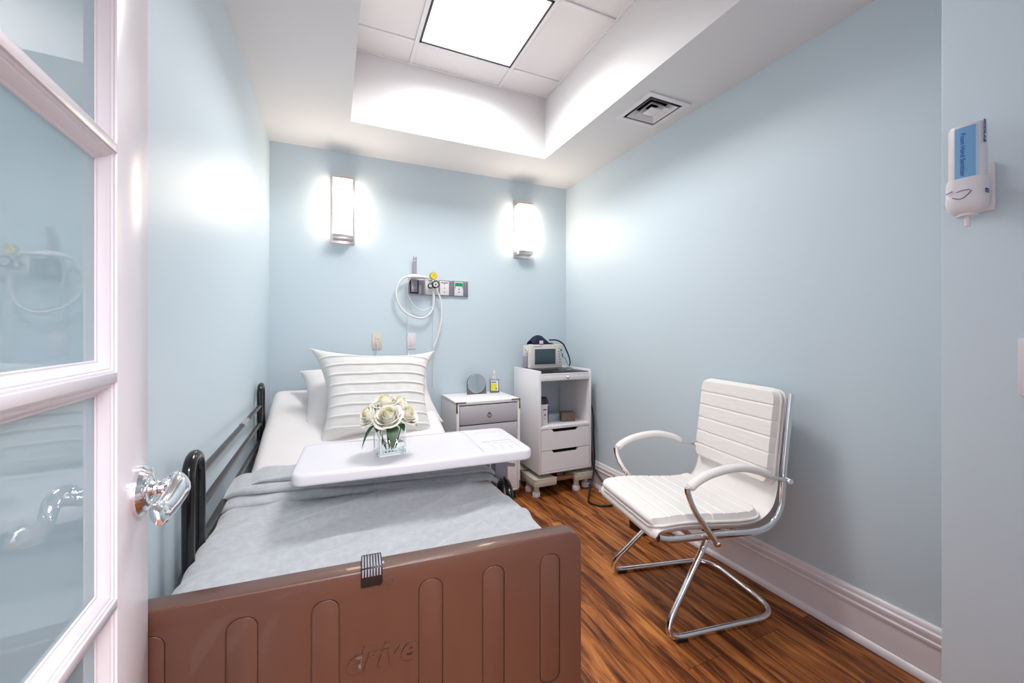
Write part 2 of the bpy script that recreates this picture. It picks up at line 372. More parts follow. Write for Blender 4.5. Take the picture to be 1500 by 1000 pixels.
# vent
v = thing('ceiling_vent', 'white square ceiling air vent with concentric louvres beside the right wall', 'vent', ((VX0 + VX1) / 2, (VY0 + VY1) / 2, ZC))
cx, cy = (VX0 + VX1) / 2, (VY0 + VY1) / 2
def ring(h0, z0, h1, z1, bm, t=.0015):
    """square frustum ring between half sizes h0@z0 and h1@z1"""
    for s in range(4):
        m = TR((cx, cy, 0)) @ ROT(90 * s, 'Z')
        prism([(-h0, 0), (h0, 0), (h1, 1), (-h1, 1)], 0, 1, 'z', bm=bmesh.new()).free()
        t_ = bmesh.new()
        q = [t_.verts.new(m @ Vector(c)) for c in ((-h0, -h0, z0), (h0, -h0, z0), (h1, -h1, z1), (-h1, -h1, z1),
             (-h0, -h0, z0 + t), (h0, -h0, z0 + t), (h1, -h1, z1 + t), (-h1, -h1, z1 + t))]
        for f in ((0, 1, 2, 3), (4, 7, 6, 5), (0, 4, 5, 1), (2, 6, 7, 3)): t_.faces.new([q[k] for k in f])
        merge(bm, t_)
    return bm
b = bmesh.new(); o_ = .146; i_ = .116
for s in range(4): prism([(-o_, -o_), (o_, -o_), (i_, -i_), (-i_, -i_)], ZC - .007, ZC - .0005, 'z', bm=b, mtx=TR((cx, cy, 0)) @ ROT(90 * s, 'Z'))
build('flange', b, 'ventw', v, world=True)
for h in (.100, .066):
    build('louvre', ring(h, ZC - .008, h - .030, ZC + .026, bmesh.new()), 'ventw', v, world=True)
build('centre_plate', box(cx - .038, cx + .038, cy - .038, cy + .038, ZC - .007, ZC - .005, .0005), 'ventw', v, world=True)
b = box(VX0, VX1, VY0, VY1, ZC + .09, ZC + .10)
box(VX0 - .004, VX0, VY0, VY1, ZC + .001, ZC + .10, bm=b); box(VX1, VX1 + .004, VY0, VY1, ZC + .001, ZC + .10, bm=b); box(VX0, VX1, VY0 - .004, VY0, ZC + .001, ZC + .10, bm=b); box(VX0, VX1, VY1, VY1 + .004, ZC + .001, ZC + .10, bm=b)
box(cx - .006, cx + .006, cy - .006, cy + .006, ZC - .005, ZC + .09, bm=b)
build('duct', b, 'dark', v, world=True)

# ------------------------------------------------------------------ french door on the left
A = R(90) + math.atan(.0463)
d = bpy.data.objects.new('door_1', None); C.objects.link(d); d.location = (-.2536, .078, 0); d.rotation_euler = (0, 0, A); d['kind'] = 'structure'
DW, DT, SW = .82, .038, .1255
ZE = [.24, .495, .821, 1.150, 1.4813, 1.811]          # bar centre heights
XC = DW / 2
build('stile', box(0, SW, 0, DT, .012, 2.03, .0015), 'door', d); build('stile', box(DW - SW, DW, 0, DT, .012, 2.03, .0015), 'door', d)
build('rail', box(SW, DW - SW, 0, DT, .012, ZE[0], .0008), 'door', d); build('rail', box(SW, DW - SW, 0, DT, ZE[5], 2.03, .0008), 'door', d)
mh = .0068
for z in ZE[1:5]: build('muntin', box(SW, DW - SW, 0, DT, z - mh, z + mh, .001), 'door', d)
build('muntin', box(XC - mh, XC + mh, .0002, DT - .0002, ZE[0], ZE[5], .001), 'door', d)
bead = [(0, .003), (.003, .0035), (.0045, .006), (.0065, .006), (.009, .008), (.013, .0135), (.015, .0165), (.0175, .0165), (.0187, .0185)]
for cI, (a0, a1) in enumerate(((SW, XC - mh), (XC + mh, DW - SW))):
    for k in range(5):
        z0 = ZE[k] + (mh if k else 0); z1 = ZE[k + 1] - (mh if k < 4 else 0)
        b = bmesh.new()
        for side in (0, 1):
            for (i0, y0_), (i1, y1_) in zip(bead, bead[1:]):
                if side: y0_, y1_ = DT - y0_, DT - y1_
                c0 = [(a0 + i0, y0_, z0 + i0), (a1 - i0, y0_, z0 + i0), (a1 - i0, y0_, z1 - i0), (a0 + i0, y0_, z1 - i0)]
                c1 = [(a0 + i1, y1_, z0 + i1), (a1 - i1, y1_, z0 + i1), (a1 - i1, y1_, z1 - i1), (a0 + i1, y1_, z1 - i1)]
                for q in range(4):
                    b.faces.new([b.verts.new(c) for c in (c0[q], c0[(q + 1) % 4], c1[(q + 1) % 4], c1[q])])
        build('glazing_bead', b, 'door', d, ang=20)
        build('glass_pane', box(a0 + .015, a1 - .015, .0185, .0195, z0 + .015, z1 - .015), 'glass', d, flat=True)
# handle : rose + lever pointing back to the hinge
hx, hz = DW - .040, .955
hd = build('door_handle', lathe([(0, .004), (.0, .004), (.030, .004), (.041, .003), (.041, -.0), (.041, -.006), (.036, -.0115), (.033, -.012), (.030, -.010), (.027, -.0135), (.023, -.014), (.021, -.0125), (.018, -.015), (.013, -.0155), (.011, -.019), (.0135, -.022), (.0135, -.025), (.010, -.028), (.0125, -.031), (.0125, -.034), (.0095, -.037), (.009, -.050), (.0, -.050)], 40, TR((hx, 0, hz)) @ ROT(-90, 'X') @ Matrix.Scale(1, 4)), 'chrome', d)
lv = catmull([(hx, -.034, hz), (hx + .003, -.044, hz + .004), (hx - .002, -.053, hz + .008), (hx - .020, -.057, hz + .004), (hx - .046, -.052, hz - .009), (hx - .074, -.047, hz - .015), (hx - .102, -.050, hz - .009), (hx - .120, -.054, hz - .003)], 8)
n_ = len(lv)
rad = [.0105 + .0055 * math.sin(min(1, i / n_ * 1.3) * math.pi) ** 2 + (.003 * math.sin(max(0, (i / n_ - .5)) * 2 * math.pi)) for i in range(n_)]
rad[-1] = .004; rad[-2] = .008
build('lever', tube(lv, .01, 16, squash=(1.3, .72), radii=rad), 'chrome', hd)
lb = lathe([(0, 0), (.005, 0), (.005, -.001), (0, -.001)], 12)
lb.free()
b = box(DW - .0005, DW + .0008, .006, DT - .006, hz - .028, hz + .028); build('latch_plate', b, 'nickel', d)
b = bmesh.new()
for z in (.25, 1.0, 1.8): tube([(-.006, -.004, z - .045), (-.006, -.004, z + .045)], .006, 10, bm=b)
build('hinge', b, 'nickel', d)

# ------------------------------------------------------------------ wall plates, dispenser on the near wall
t = thing('light_switch', 'white light switch plate at the right picture edge, below the dispenser', 'light switch', (XN, .297, 1.146))
build('plate', box(XN - .006, XN - .0002, .262, .332, 1.089, 1.203, .0025), 'whitep', t, world=True)
build('rocker', box(XN - .010, XN - .006, .281, .313, 1.113, 1.179, .002), 'whitep', t, world=True)

t = thing('sanitizer_dispenser', 'white wall soap dispenser with blue label on the near right wall', 'dispenser', (XN, .39, 1.46))
build('wall_plate', box(XN - .008, XN - .0002, .361, .418, 1.4655, 1.566, .004), 'whitep', t, world=True)
b = box(XN - .034, XN - .006, .372, .408, 1.50, 1.535, .004)
build('bracket', b, 'whitep', t, world=True)
cxd, cyd = XN - .047, .388
def ovalprism(hx_, hy, z0, z1, n=36, top=0, p=2.6):
    out = bmesh.new(); rings = []
    for z, s in ((z0, .94), (z0 + .004, 1), (z1 - .006, 1), (z1 - .001, .93), (z1, .80)):
        ring_ = []
        for k in range(n):
            a = 2 * math.pi * k / n; c, s_ = math.cos(a), math.sin(a)
            ring_.append(out.verts.new((cxd + hx_ * s * math.copysign(abs(c) ** (2 / p), c), cyd + hy * s * math.copysign(abs(s_) ** (2 / p), s_), z)))
        rings.append(ring_)
    for A_, B_ in zip(rings, rings[1:]):
        for k in range(n): out.faces.new((A_[k], A_[(k + 1) % n], B_[(k + 1) % n], B_[k]))
    out.faces.new(rings[0][::-1]); out.faces.new(rings[-1]); return out
bt = build('bottle', ovalprism(.021, .027, 1.515, 1.641), 'whitep', t, world=True, ang=50)
# label wraps the street side of the bottle
def wrapband(a0, a1, z0, z1, off, n=14, hx_=.021, hy=.027, p=2.6):
    out = bmesh.new(); prev = None
    for k in range(n + 1):
        a = R(a0 + (a1 - a0) * k / n); c, s_ = math.cos(a), math.sin(a)
        x = cxd + (hx_ + off) * math.copysign(abs(c) ** (2 / p), c); y = cyd + (hy + off) * math.copysign(abs(s_) ** (2 / p), s_)
        q = (out.verts.new((x, y, z0)), out.verts.new((x, y, z1)))
        if prev: out.faces.new((prev[0], q[0], q[1], prev[1]))
        prev = q
    return out
build('blue_label', wrapband(160, 222, 1.522, 1.634, .0006), 'blue', bt, world=True)
build('pale_stripe', wrapband(214, 226, 1.522, 1.634, .0009), 'ltblue', bt, world=True)
tx = text_bm('Foam Hand Sanitizer', .0105, .0002, mtx=TR((cxd - .0220, cyd - .000, 1.578)) @ FACE_W @ ROT(-90, 'Z'))
build('lettering', tx, 'inkblue', bt, world=True)
tx = text_bm('ECOLAB', .0125, .0002, mtx=TR((cxd - .010, cyd - .0276, 1.618)) @ FACE_S @ ROT(-90, 'Z'), bold=.0004)
build('lettering', tx, 'inkblue', bt, world=True)
b = bmesh.new(); rings = []
for z, s in ((1.530, 1.0), (1.522, 1.06), (1.485, 1.08), (1.470, .98), (1.460, .74), (1.457, .5), (1.4565, .15)):
    rings.append([b.verts.new((cxd + .0235 * s * math.copysign(abs(math.cos(a)) ** .75, math.cos(a)), cyd + .0285 * s * math.copysign(abs(math.sin(a)) ** .75, math.sin(a)), z)) for a in [2 * math.pi * k / 36 for k in range(36)]])
for A_, B_ in zip(rings, rings[1:]):
    for k in range(36): b.faces.new((A_[k], A_[(k + 1) % 36], B_[(k + 1) % 36], B_[k]))
b.faces.new(rings[0]); b.faces.new(rings[-1])
build('pump_cup', b, 'whitep', t, world=True, ang=60)
b = tube([(cxd, cyd, 1.461), (cxd, cyd, 1.4545)], .016, 20); tube([(cxd, cyd, 1.457), (cxd, cyd, 1.434)], .0045, 14, bm=b)
build('nozzle', b, 'whitep', t, world=True)
b = tube(catmull([(cxd - .0260, cyd + .014, 1.492), (cxd - .0260, cyd + .002, 1.487), (cxd - .0260, cyd - .008, 1.493), (cxd - .0258, cyd - .014, 1.501)], 6), .0007, 6)
tube(catmull([(cxd - .0258, cyd + .008, 1.502), (cxd - .0260, cyd - .0, 1.504), (cxd - .0258, cyd - .012, 1.503)], 6), .0006, 6, bm=b)
tube([(cxd - .0235, cyd + .024, 1.503), (cxd - .0258, cyd + .014, 1.506)], .0009, 6, bm=b)
for k in range(3): box(cxd - .016, cxd - .002, cyd - .0315, cyd - .0300, 1.4935 + k * .0032, 1.4948 + k * .0032, bm=b)
build('printed_mark', b, 'inkblue', t, world=True)

# ------------------------------------------------------------------ sconces
def sconce(x, label):
    t = thing('wall_sconce', label, 'wall lamp', (x, YB, 1.837), 0, 'pair of wall sconces on the back wall')
    w_ = .077
    build('back_plate', box(-w_, w_, -.010, -.0003, 0, .478, .002), 'nickel', t)
    build('glass_shade', box(-.062, .062, -.088, -.0105, .052, .434, .006), 'opal', t)
    b = box(-.065, .065, -.092, -.010, .020, .052, .002); build('bottom_cap', b, 'nickel', t)
    b = box(-.065, .065, -.092, -.010, .434, .458, .002); build('top_cap', b, 'nickel', t)
    return t
sconce(.066, 'tall chrome-capped glowing wall sconce on the back wall, left of the pair')
sconce(1.468, 'tall chrome-capped glowing wall sconce nearer the corner, right of the pair')

# ------------------------------------------------------------------ gas outlet strip and hoses on the back wall
Y0 = YB
t = thing('medical_gas_rail', 'grey metal rail of medical gas outlets on the blue wall above the bed', 'medical rail', (.755, Y0, 1.50))
build('rail_body', box(.524, .990, Y0 - .012, Y0 - .0003, 1.495, 1.616, .002), 'steel', t, world=True)
b = box(.530, .597, Y0 - .020, Y0 - .012, 1.503, 1.608, .004); build('black_bracket', b, 'blackp', t, world=True)
b = box(.540, .587, Y0 - .026, Y0 - .020, 1.515, 1.606, .002); build('bracket_plate', b, 'steel', t, world=True)
for x0, x1 in ((.603, .636), (.841, .868), (.956, .988)):
    build('cover_strip', box(x0, x1, Y0 - .018, Y0 - .012, 1.498, 1.612, .003), 'steel', t, world=True)
def outlet(x0, x1, m):
    o = build('gas_outlet', box(x0, x1, Y0 - .020, Y0 - .012, 1.500, 1.608, .002), m, t, world=True); return o
outlet(.648, .748, 'whitep')
o = outlet(.760, .832, 'whitep')
b = bmesh.new()
for z in (1.585, 1.555, 1.525): build('outlet_port', tube([(.796, Y0 - .0205, z), (.796, Y0 - .0195, z)], .004, 12), 'ink', o, world=True)
box(.768, .825, Y0 - .0206, Y0 - .0199, 1.593, 1.599, bm=b)
build('outlet_mark', b, 'ink', o, world=True)
o = outlet(.876, .948, 'whitep')
build('green_face', prism([(.880, 1.602), (.944, 1.602), (.944, 1.545), (.936, 1.575), (.888, 1.575), (.880, 1.545)], Y0 - .0212, Y0 - .0198, 'y'), 'green', o, world=True)
b = box(.888, .936, Y0 - .0215, Y0 - .0200, 1.5745, 1.5765)
for z in (1.552, 1.528): build('outlet_port', tube([(.913, Y0 - .0215, z), (.913, Y0 - .0195, z)], .005, 12), 'ink', o, world=True)
build('outlet_mark', b, 'ink', o, world=True)

t = thing('suction_regulator', 'suction regulator with round yellow gauge plugged into the wall rail', 'regulator', (.70, Y0 - .02, 1.56))
FY = lambda x, y, z: TR((x, y, z)) @ ROT(90, 'X')
b = tube([(.698, Y0 - .020, 1.566), (.698, Y0 - .062, 1.566)], .012, 16); tube([(.700, Y0 - .05, 1.56), (.700, Y0 - .05, 1.625)], .009, 12, bm=b); box(.672, .728, Y0 - .060, Y0 - .035, 1.545, 1.580, .006, bm=b)
build('body', b, 'chrome', t, world=True)
gg = build('gauge', lathe([(0, 0), (.027, 0), (.028, .003), (.028, .016), (.026, .020), (.0, .020)], 32, FY(.700, Y0 - .045, 1.640)), 'steel', t, world=True)
build('dial_face', lathe([(0, .0), (.0245, .0), (.0245, .002), (0, .002)], 32, FY(.700, Y0 - .0655, 1.640)), 'yellow', gg, world=True)
b = box(-.0012, .0012, -.010, .014, .0, .0008, mtx=FY(.700, Y0 - .0678, 1.640) @ ROT(-35, 'Z'))
for k in range(9):
    a = -130 + k * 32; box(-.0006, .0006, .016, .021, 0, .0006, bm=b, mtx=FY(.700, Y0 - .0678, 1.640) @ ROT(a, 'Z'))
build('needle', b, 'ink', gg, world=True)
kb = build('knob', lathe([(0, 0), (.028, 0), (.0285, .002), (.0285, .020), (.026, .022), (.0, .022)], 32, FY(.713, Y0 - .060, 1.574)), 'blackp', t, world=True)
build('knob_face', lathe([(0, 0), (.0195, 0), (.0195, .002), (0, .002)], 32, FY(.713, Y0 - .0815, 1.574)), 'whitep', kb, world=True)
b = lathe([(0, 0), (.006, 0), (.006, .003), (0, .003)], 16, FY(.713, Y0 - .0832, 1.574))
for a in (25, 90, 160, 230, 300): box(-.0018, .0018, .012, .018, 0, .001, bm=b, mtx=FY(.713, Y0 - .0832, 1.574) @ ROT(a, 'Z'))
build('knob_mark', b, 'ink', kb, world=True)
kb = build('knob', lathe([(0, 0), (.019, 0), (.019, .016), (.016, .018), (0, .018)], 28, FY(.676, Y0 - .050, 1.562)), 'blackp', t, world=True)
build('knob_face', lathe([(0, 0), (.012, 0), (.012, .002), (0, .002)], 20, FY(.676, Y0 - .0675, 1.562)), 'ivory', kb, world=True)

t = thing('instrument_bracket', 'upright grey slotted metal bracket rising from the gas rail', 'bracket', (.566, Y0, 1.60))
b = prism([(.553, 1.600), (.580, 1.600), (.580, 1.781), (.572, 1.781), (.572, 1.768), (.561, 1.768), (.561, 1.781), (.553, 1.781)], Y0 - .034, Y0 - .027, 'y', r=.001)
build('upright', b, 'greyp', t, world=True)
build('slot', lathe([(0, 0), (.0045, 0), (.0045, .001), (0, .001)], 14, FY(.566, Y0 - .034, 1.752)), 'whitep', t, world=True)
disc = lathe([(.060, 0), (.079, 0), (.082, .004), (.079, .010), (.060, .010), (.057, .005), (.060, 0)], 48, TR((.585, Y0 - .090, 1.612)) @ Matrix.Diagonal((1, .62, 1, 1)))
o = build('tubing_coil', disc, 'tube'); recentre(o, (.585, Y0 - .09, 1.612)); tag(o, 'flat ring of clear tubing resting above the black wall bracket', 'tubing')
Yh = Y0 - .040
def hose(name, pts, r, label, cat='hose', yo=Yh, m='tube', yend=None):
    P = []
    for k, (x, z) in enumerate(pts):
        f = k / (len(pts) - 1); P.append((x, yo if yend is None else yo + (yend - yo) * f, z))
    o = build(name, tube(catmull(P, 6), r, 10), m); recentre(o, P[-1]); return tag(o, label, cat)
hose('suction_hose', [(.640, 1.628), (.5627, 1.6398), (.5082, 1.6276), (.4635, 1.5978), (.4369, 1.5419), (.4281, 1.487), (.4413, 1.433), (.4724, 1.3791), (.5354, 1.3344), (.6179, 1.319), (.6739, 1.3507), (.7003, 1.4029), (.7069, 1.4596), (.7041, 1.548)], .0075, 'thick white hose making the large loop left of the gauge', yo=Y0 - .048)
hose('oxygen_tube', [(.5308, 1.615), (.5155, 1.5729), (.5128, 1.5085), (.5308, 1.454), (.5672, 1.4043), (.6179, 1.3776), (.6598, 1.3879), (.6975, 1.4122), (.701, 1.46), (.697, 1.548)], .004, 'thin clear tube sagging inside the large hose loop', 'tube', yo=Y0 - .034)
hose('drain_hose', [(.718, 1.56), (.7307, 1.5265), (.7518, 1.48), (.7662, 1.4045), (.7643, 1.3096), (.7451, 1.2147), (.7212, 1.1392), (.7041, 1.0923)], .0072, 'white hose hanging down right of the gauge with open black end', yo=Y0 - .048)
o = hose('call_cord', [(.5226, 1.602), (.5162, 1.5372), (.5153, 1.3989), (.5171, 1.2147), (.5189, 1.0765), (.5217, 1.060)], .0024, 'white pull cord with a small bulb handle hanging left, in front of the switch', 'cord', yo=Y0 - .021)
h_ = build('cord_handle', lathe([(0, 1.008), (.008, 1.009), (.012, 1.014), (.013, 1.024), (.011, 1.038), (.006, 1.052), (.0045, 1.060), (0, 1.062)], 16, TR((.5217, Y0 - .021, 0))), 'whitep', o, world=True)
hose('power_lead', [(.7178, 1.5269), (.7121, 1.4037), (.708, 1.20), (.7064, 1.0258), (.705, .80)], .0028, 'thin white cord hanging straight down behind the pillow right corner', 'cord', yo=Y0 - .021)

t = thing('power_outlet', 'ivory wall outlet with a plug in it above the pillow', 'power outlet', (.298, Y0, 1.146))
build('plate', box(.2633, .3327, Y0 - .006, Y0 - .0003, 1.089, 1.205, .002), 'ivory', t, world=True)
b = box(.283, .313, Y0 - .009, Y0 - .006, 1.110, 1.184, .004); build('socket', b, 'ivory', t, world=True)
b = bmesh.new()
for z in (1.160, ): box(.290, .293, Y0 - .0093, Y0 - .008, z, z + .009, bm=b); box(.303, .306, Y0 - .0093, Y0 - .008, z, z + .009, bm=b)
build('slot', b, 'ink', t, world=True)
o = build('plug_cord', tube(catmull([(.298, Y0 - .010, 1.130), (.298, Y0 - .030, 1.130), (.298, Y0 - .034, 1.115), (.296, Y0 - .026, 1.07), (.290, Y0 - .022, 1.00), (.288, Y0 - .022, .80)], 6), .0042, 10), 'whitep')
recentre(o, (.298, Y0 - .01, 1.13)); tag(o, 'white plug cord running down from the ivory outlet behind the pillow', 'cord')
t = thing('light_switch', 'white rocker switch on the back wall above the pillow', 'light switch', (.546, Y0, 1.146))
build('plate', box(.512, .580, Y0 - .006, Y0 - .0003, 1.087, 1.205, .002), 'whitep', t, world=True)
build('rocker', box(.531, .561, Y0 - .0105, Y0 - .006, 1.112, 1.180, .002), 'whitep', t, world=True)

# ------------------------------------------------------------------ hospital bed
bed = thing('hospital_bed', 'hospital bed with brown plastic footboard and black tubular side rails', 'bed', (.12, 2.0, 0))
MX0, MX1, MZ = -.335, .600, .600
# footboard
fa = R(-3.8)
FBm = TR((.564, .850, 0)) @ Matrix.Rotation(fa, 4, 'Z')
def FB(bm): bmesh.ops.transform(bm, matrix=FBm, verts=bm.verts); return bm
FW, FT = .94, .046
outline = [(-FW, .20), (0, .20), (0, .690), (-.004, .706), (-.014, .718), (-.030, .725), (-FW + .030, .725), (-FW + .014, .718), (-FW + .004, .706), (-FW, .690)]
fb = build('footboard', FB(prism(outline, 0, FT, 'y', r=.004)), 'brown', bed, world=True, ang=30)
def stadium(x0, x1, z0, z1, n=8, r=None):
    return rrect(x0, x1, z0, z1, (x1 - x0) * (.42 if r is None else r), n)
slots = [-.0862, -.2285, -.3705, -.578, -.720, -.863]
cb = bmesh.new()
for c_ in slots: prism(stadium(c_ - .027, c_ + .027, .372, .682), -.01, .005, 'y', bm=cb)
c2m = FB(cb)
bmesh.ops.transform(c2m, matrix=TR((-.12, -2.0, 0)), verts=c2m.verts)
cut(fb, c2m)
for c_ in slots: build('moulded_panel', FB(prism(stadium(c_ - .0245, c_ + .0245, .3745, .6795), .0012, .012, 'y', r=.001)), 'brown', fb, world=True)
tb = text_bm('drive', .068, .0040, shear=.35, mtx=TR((-.4745, 0, .545)) @ FACE_S, bold=.0020)
build('embossed_lettering', FB(tb), 'brown', fb, world=True)
b = text_bm('Y7-007', .019, .0016, mtx=TR((-.473, 0, .6915)) @ FACE_S)
for q in (box(-.506, -.440, -.0008, .001, .7035, .7043), box(-.506, -.440, -.0008, .001, .679, .6798), box(-.506, -.5052, -.0008, .001, .679, .7043), box(-.4408, -.440, -.0008, .001, .679, .7043)): merge(b, q)
build('embossed_lettering', FB(b), 'brown', fb, world=True)
lt = build('hanger_clip', FB(box(-.512, -.470, -.007, FT + .006, .694, .7325, .003)), 'blackp', fb, world=True)
b = bmesh.new()
for k in range(7): box(-.5095 + k * .0056, -.5065 + k * .0056, -.004, FT - .004, .7326, .7345, .0006, bm=b); box(-.5095 + k * .0056, -.5065 + k * .0056, -.0085, -.006, .716, .731, .0006, bm=b)
tube([(-.470, .02, .724), (-.466, .02, .724)], .004, 10, bm=b)
build('clip_rib', FB(b), 'greyp', lt, world=True)
# headboard
build('headboard', prism([(MX0 + .01, .25), (MX1 - .01, .25), (MX1 - .01, .74), (MX1 - .04, .77), (MX0 + .04, .77), (MX0 + .01, .74)], 3.045, 3.085, 'y', r=.004), 'brown', bed, world=True)
# frame
b = box(MX0 + .03, MX0 + .07, .93, 3.05, .36, .41, .004); box(MX1 - .07, MX1 - .03, .93, 3.05, .36, .41, .004, bm=b)
for y in (1.0, 1.5, 2.0, 2.5, 3.0): box(MX0 + .06, MX1 - .06, y - .02, y + .02, .365, .405, .003, bm=b)
box(MX0 + .035, MX1 - .035, .97, 2.06, .412, .424, .003, bm=b)
build('deck_frame', b, 'barmetal', bed, world=True)
for x in (MX0 + .07, MX1 - .07):
    for y in (1.02, 2.98):
        lg = build('leg', tube([(x, y, .37), (x, y, .11)], .018, 14), 'blackp', bed, world=True)
        build('caster', tube([(x - .014, y, .052), (x + .014, y, .052)], .052, 24), 'blackp', lg, world=True)
# mattress
def mpath(s):
    """(y,z) along the bed for s in 0..1, with the head part raised"""
    Lf = 1.13; Lh = .86; tot = Lf + Lh; d_ = s * tot; ang = R(17)
    if d_ <= Lf - .12: return (.965 + d_, 0, 0)
    if d_ >= Lf + .12:
        return (.965 + Lf + (d_ - Lf) * math.cos(ang), (d_ - Lf) * math.sin(ang), ang)
    t_ = (d_ - Lf + .12) / .24; a0 = Vector((.965 + Lf - .12, 0)); a1 = Vector((.965 + Lf, 0)); a2 = Vector((.965 + Lf + .12 * math.cos(ang), .12 * math.sin(ang)))
    p_ = a0 * (1 - t_) ** 2 + a1 * 2 * t_ * (1 - t_) + a2 * t_ * t_
    return (p_.x, p_.y, ang * t_)
prof = rrect(MX0, MX1, -.17, 0, .045, 5)
pm = len(prof)
def mfn(u, v):
    s = u; y, z, a = mpath(s); e = min(s, 1 - s) * 1.99; k = 1.0
    if e < .035: k = math.sqrt(max(0, 1 - (1 - e / .035) ** 2)) * .035 + (1 - .035) if True else 1
    x, h = prof[int(round(v * pm)) % pm]
    cxm, chm = (MX0 + MX1) / 2, -.085
    q = .965 + .035 * min(1, math.sqrt(max(0, 1 - (1 - min(1, e / .03)) ** 2)))
    x = cxm + (x - cxm) * (q); h = chm + (h - chm) * (1 - (1 - q) * 8)
    top = 1 if h > -.06 else 0
    wv = noise.noise(Vector((x * 6, s * 14, 3))) * .004 * top + abs(noise.noise(Vector((x * 13 + s * 9, s * 9, 1)))) * .003 * top
    h += wv
    return (x, y - h * math.sin(a), MZ + z + h * math.cos(a))
# denser profile
prof = []
base = rrect(MX0, MX1, -.17, 0, .045, 5)
for i in range(len(base)):
    p0, p1 = Vector(base[i]), Vector(base[(i + 1) % len(base)]); n_ = max(1, int((p1 - p0).length / .02))
    for k in range(n_): prof.append(tuple(p0.lerp(p1, k / n_)))
pm = len(prof)
bm_ = grid(mfn, 120, pm)
for s_ in (0, 1):
    pass
bmesh.ops.remove_doubles(bm_, verts=bm_.verts, dist=1e-5)
bmesh.ops.holes_fill(bm_, edges=[e for e in bm_.edges if e.is_boundary], sides=0)
mt = build('mattress', bm_, 'sheet', None, ang=60)
recentre(mt, (.13, 1.95, .43)); tag(mt, 'white sheeted mattress on the hospital bed with its head end raised', 'mattress')
# side rails
def rail(xn, xf, y0, y1, ztn, ztf, name, dz=0):
    def X(y): return xn + (xf - xn) * (y - y0) / (y1 - y0)
    def hoop(yc, ztop):
        hw = .048 if yc < 2 else .045; r_ = .0135
        P = [(X(yc), yc - hw, .30 + max(dz, -.2)), (X(yc), yc - hw, ztop - hw)]
        for k in range(1, 12):
            a = math.pi * k / 12; P.append((X(yc), yc - hw * math.cos(a), ztop - hw + hw * math.sin(a)))
        P += [(X(yc), yc + hw, ztop - hw), (X(yc), yc + hw, .30 + max(dz, -.2))]
        return P
    r0 = build('side_rail', tube(hoop(y0, ztn + dz), .0145, 16), 'black', bed, world=True)
    build('rail_post', tube(hoop(y1, ztf + dz), .0135, 16), 'black', r0, world=True)
    for zz in (.820, .725, .630):
        build('rail_bar', tube([(X(y0 + .045), y0 + .045, zz + dz), (X(y1 - .045), y1 - .045, zz + dz)], .010, 12), 'barmetal', r0, world=True)
    return r0
r0 = rail(-.338, -.356, 1.335, 2.58, .885, .925, 'left')
b = tube([(-.3485, 2.02, .820), (-.3495, 2.14, .820)], .0112, 14); build('sticker', b, 'greyp', r0, world=True)
rail(.620, .620, 1.47, 2.60, .905, .905, 'right', dz=-.275)
# head-end rail fittings

# ------------------------------------------------------------------ blanket
BX0, BX1 = MX0 - .010, MX1 + .006
BZ = MZ + .014
def bprof(v):
    Wt = BX1 - BX0; r_ = .045; hang = .10; L_ = [hang, r_ * math.pi / 2, Wt - 2 * r_, r_ * math.pi / 2, hang * 1.3]; tot = sum(L_); s = v * tot
    if s < L_[0]: return BX0, BZ - r_ - (L_[0] - s), 0
    s -= L_[0]
    if s < L_[1]: a = s / r_; return BX0 + r_ - r_ * math.cos(a), BZ - r_ + r_ * math.sin(a), .5
    s -= L_[1]
    if s < L_[2]: return BX0 + r_ + s, BZ, 1
    s -= L_[2]
    if s < L_[3]: a = s / r_; return BX1 - r_ + r_ * math.sin(a), BZ - r_ + r_ * math.cos(a), .5
    s -= L_[3]; return BX1, BZ - r_ - s, 0
def wr(x, y):
    a = noise.noise(Vector((x * 2.4 - y * 3.2, y * 1.2 + x * 1.1, 5.1))); bq = 1 - abs(noise.noise(Vector(((x * 1.8 - y * 4.2) * 1.5, (y + x) * 1.6, 2)))) * 2
    cq = noise.noise(Vector((x * 9 - y * 14, y * 5 + x * 4, 7)))
    return a * .013 + max(0, bq) ** 3 * .016 + cq * .005
def bfn(u, v):
    x, z, tp = bprof(v); yl = 1.66; yr = 1.58; ye = yl + (yr - yl) * (x - BX0) / (BX1 - BX0)
    y = .955 + (ye - .955) * u
    return (x, y, z + (max(wr(x, y), -.008) + .006) * (1 if tp else 0) )
b = grid(bfn, 110, 120)
bl = build('blanket', b, 'blanket', None, ang=80)
recentre(bl, (.13, 1.3, BZ)); tag(bl, 'light grey plush blanket spread over the foot half of the bed', 'blanket')
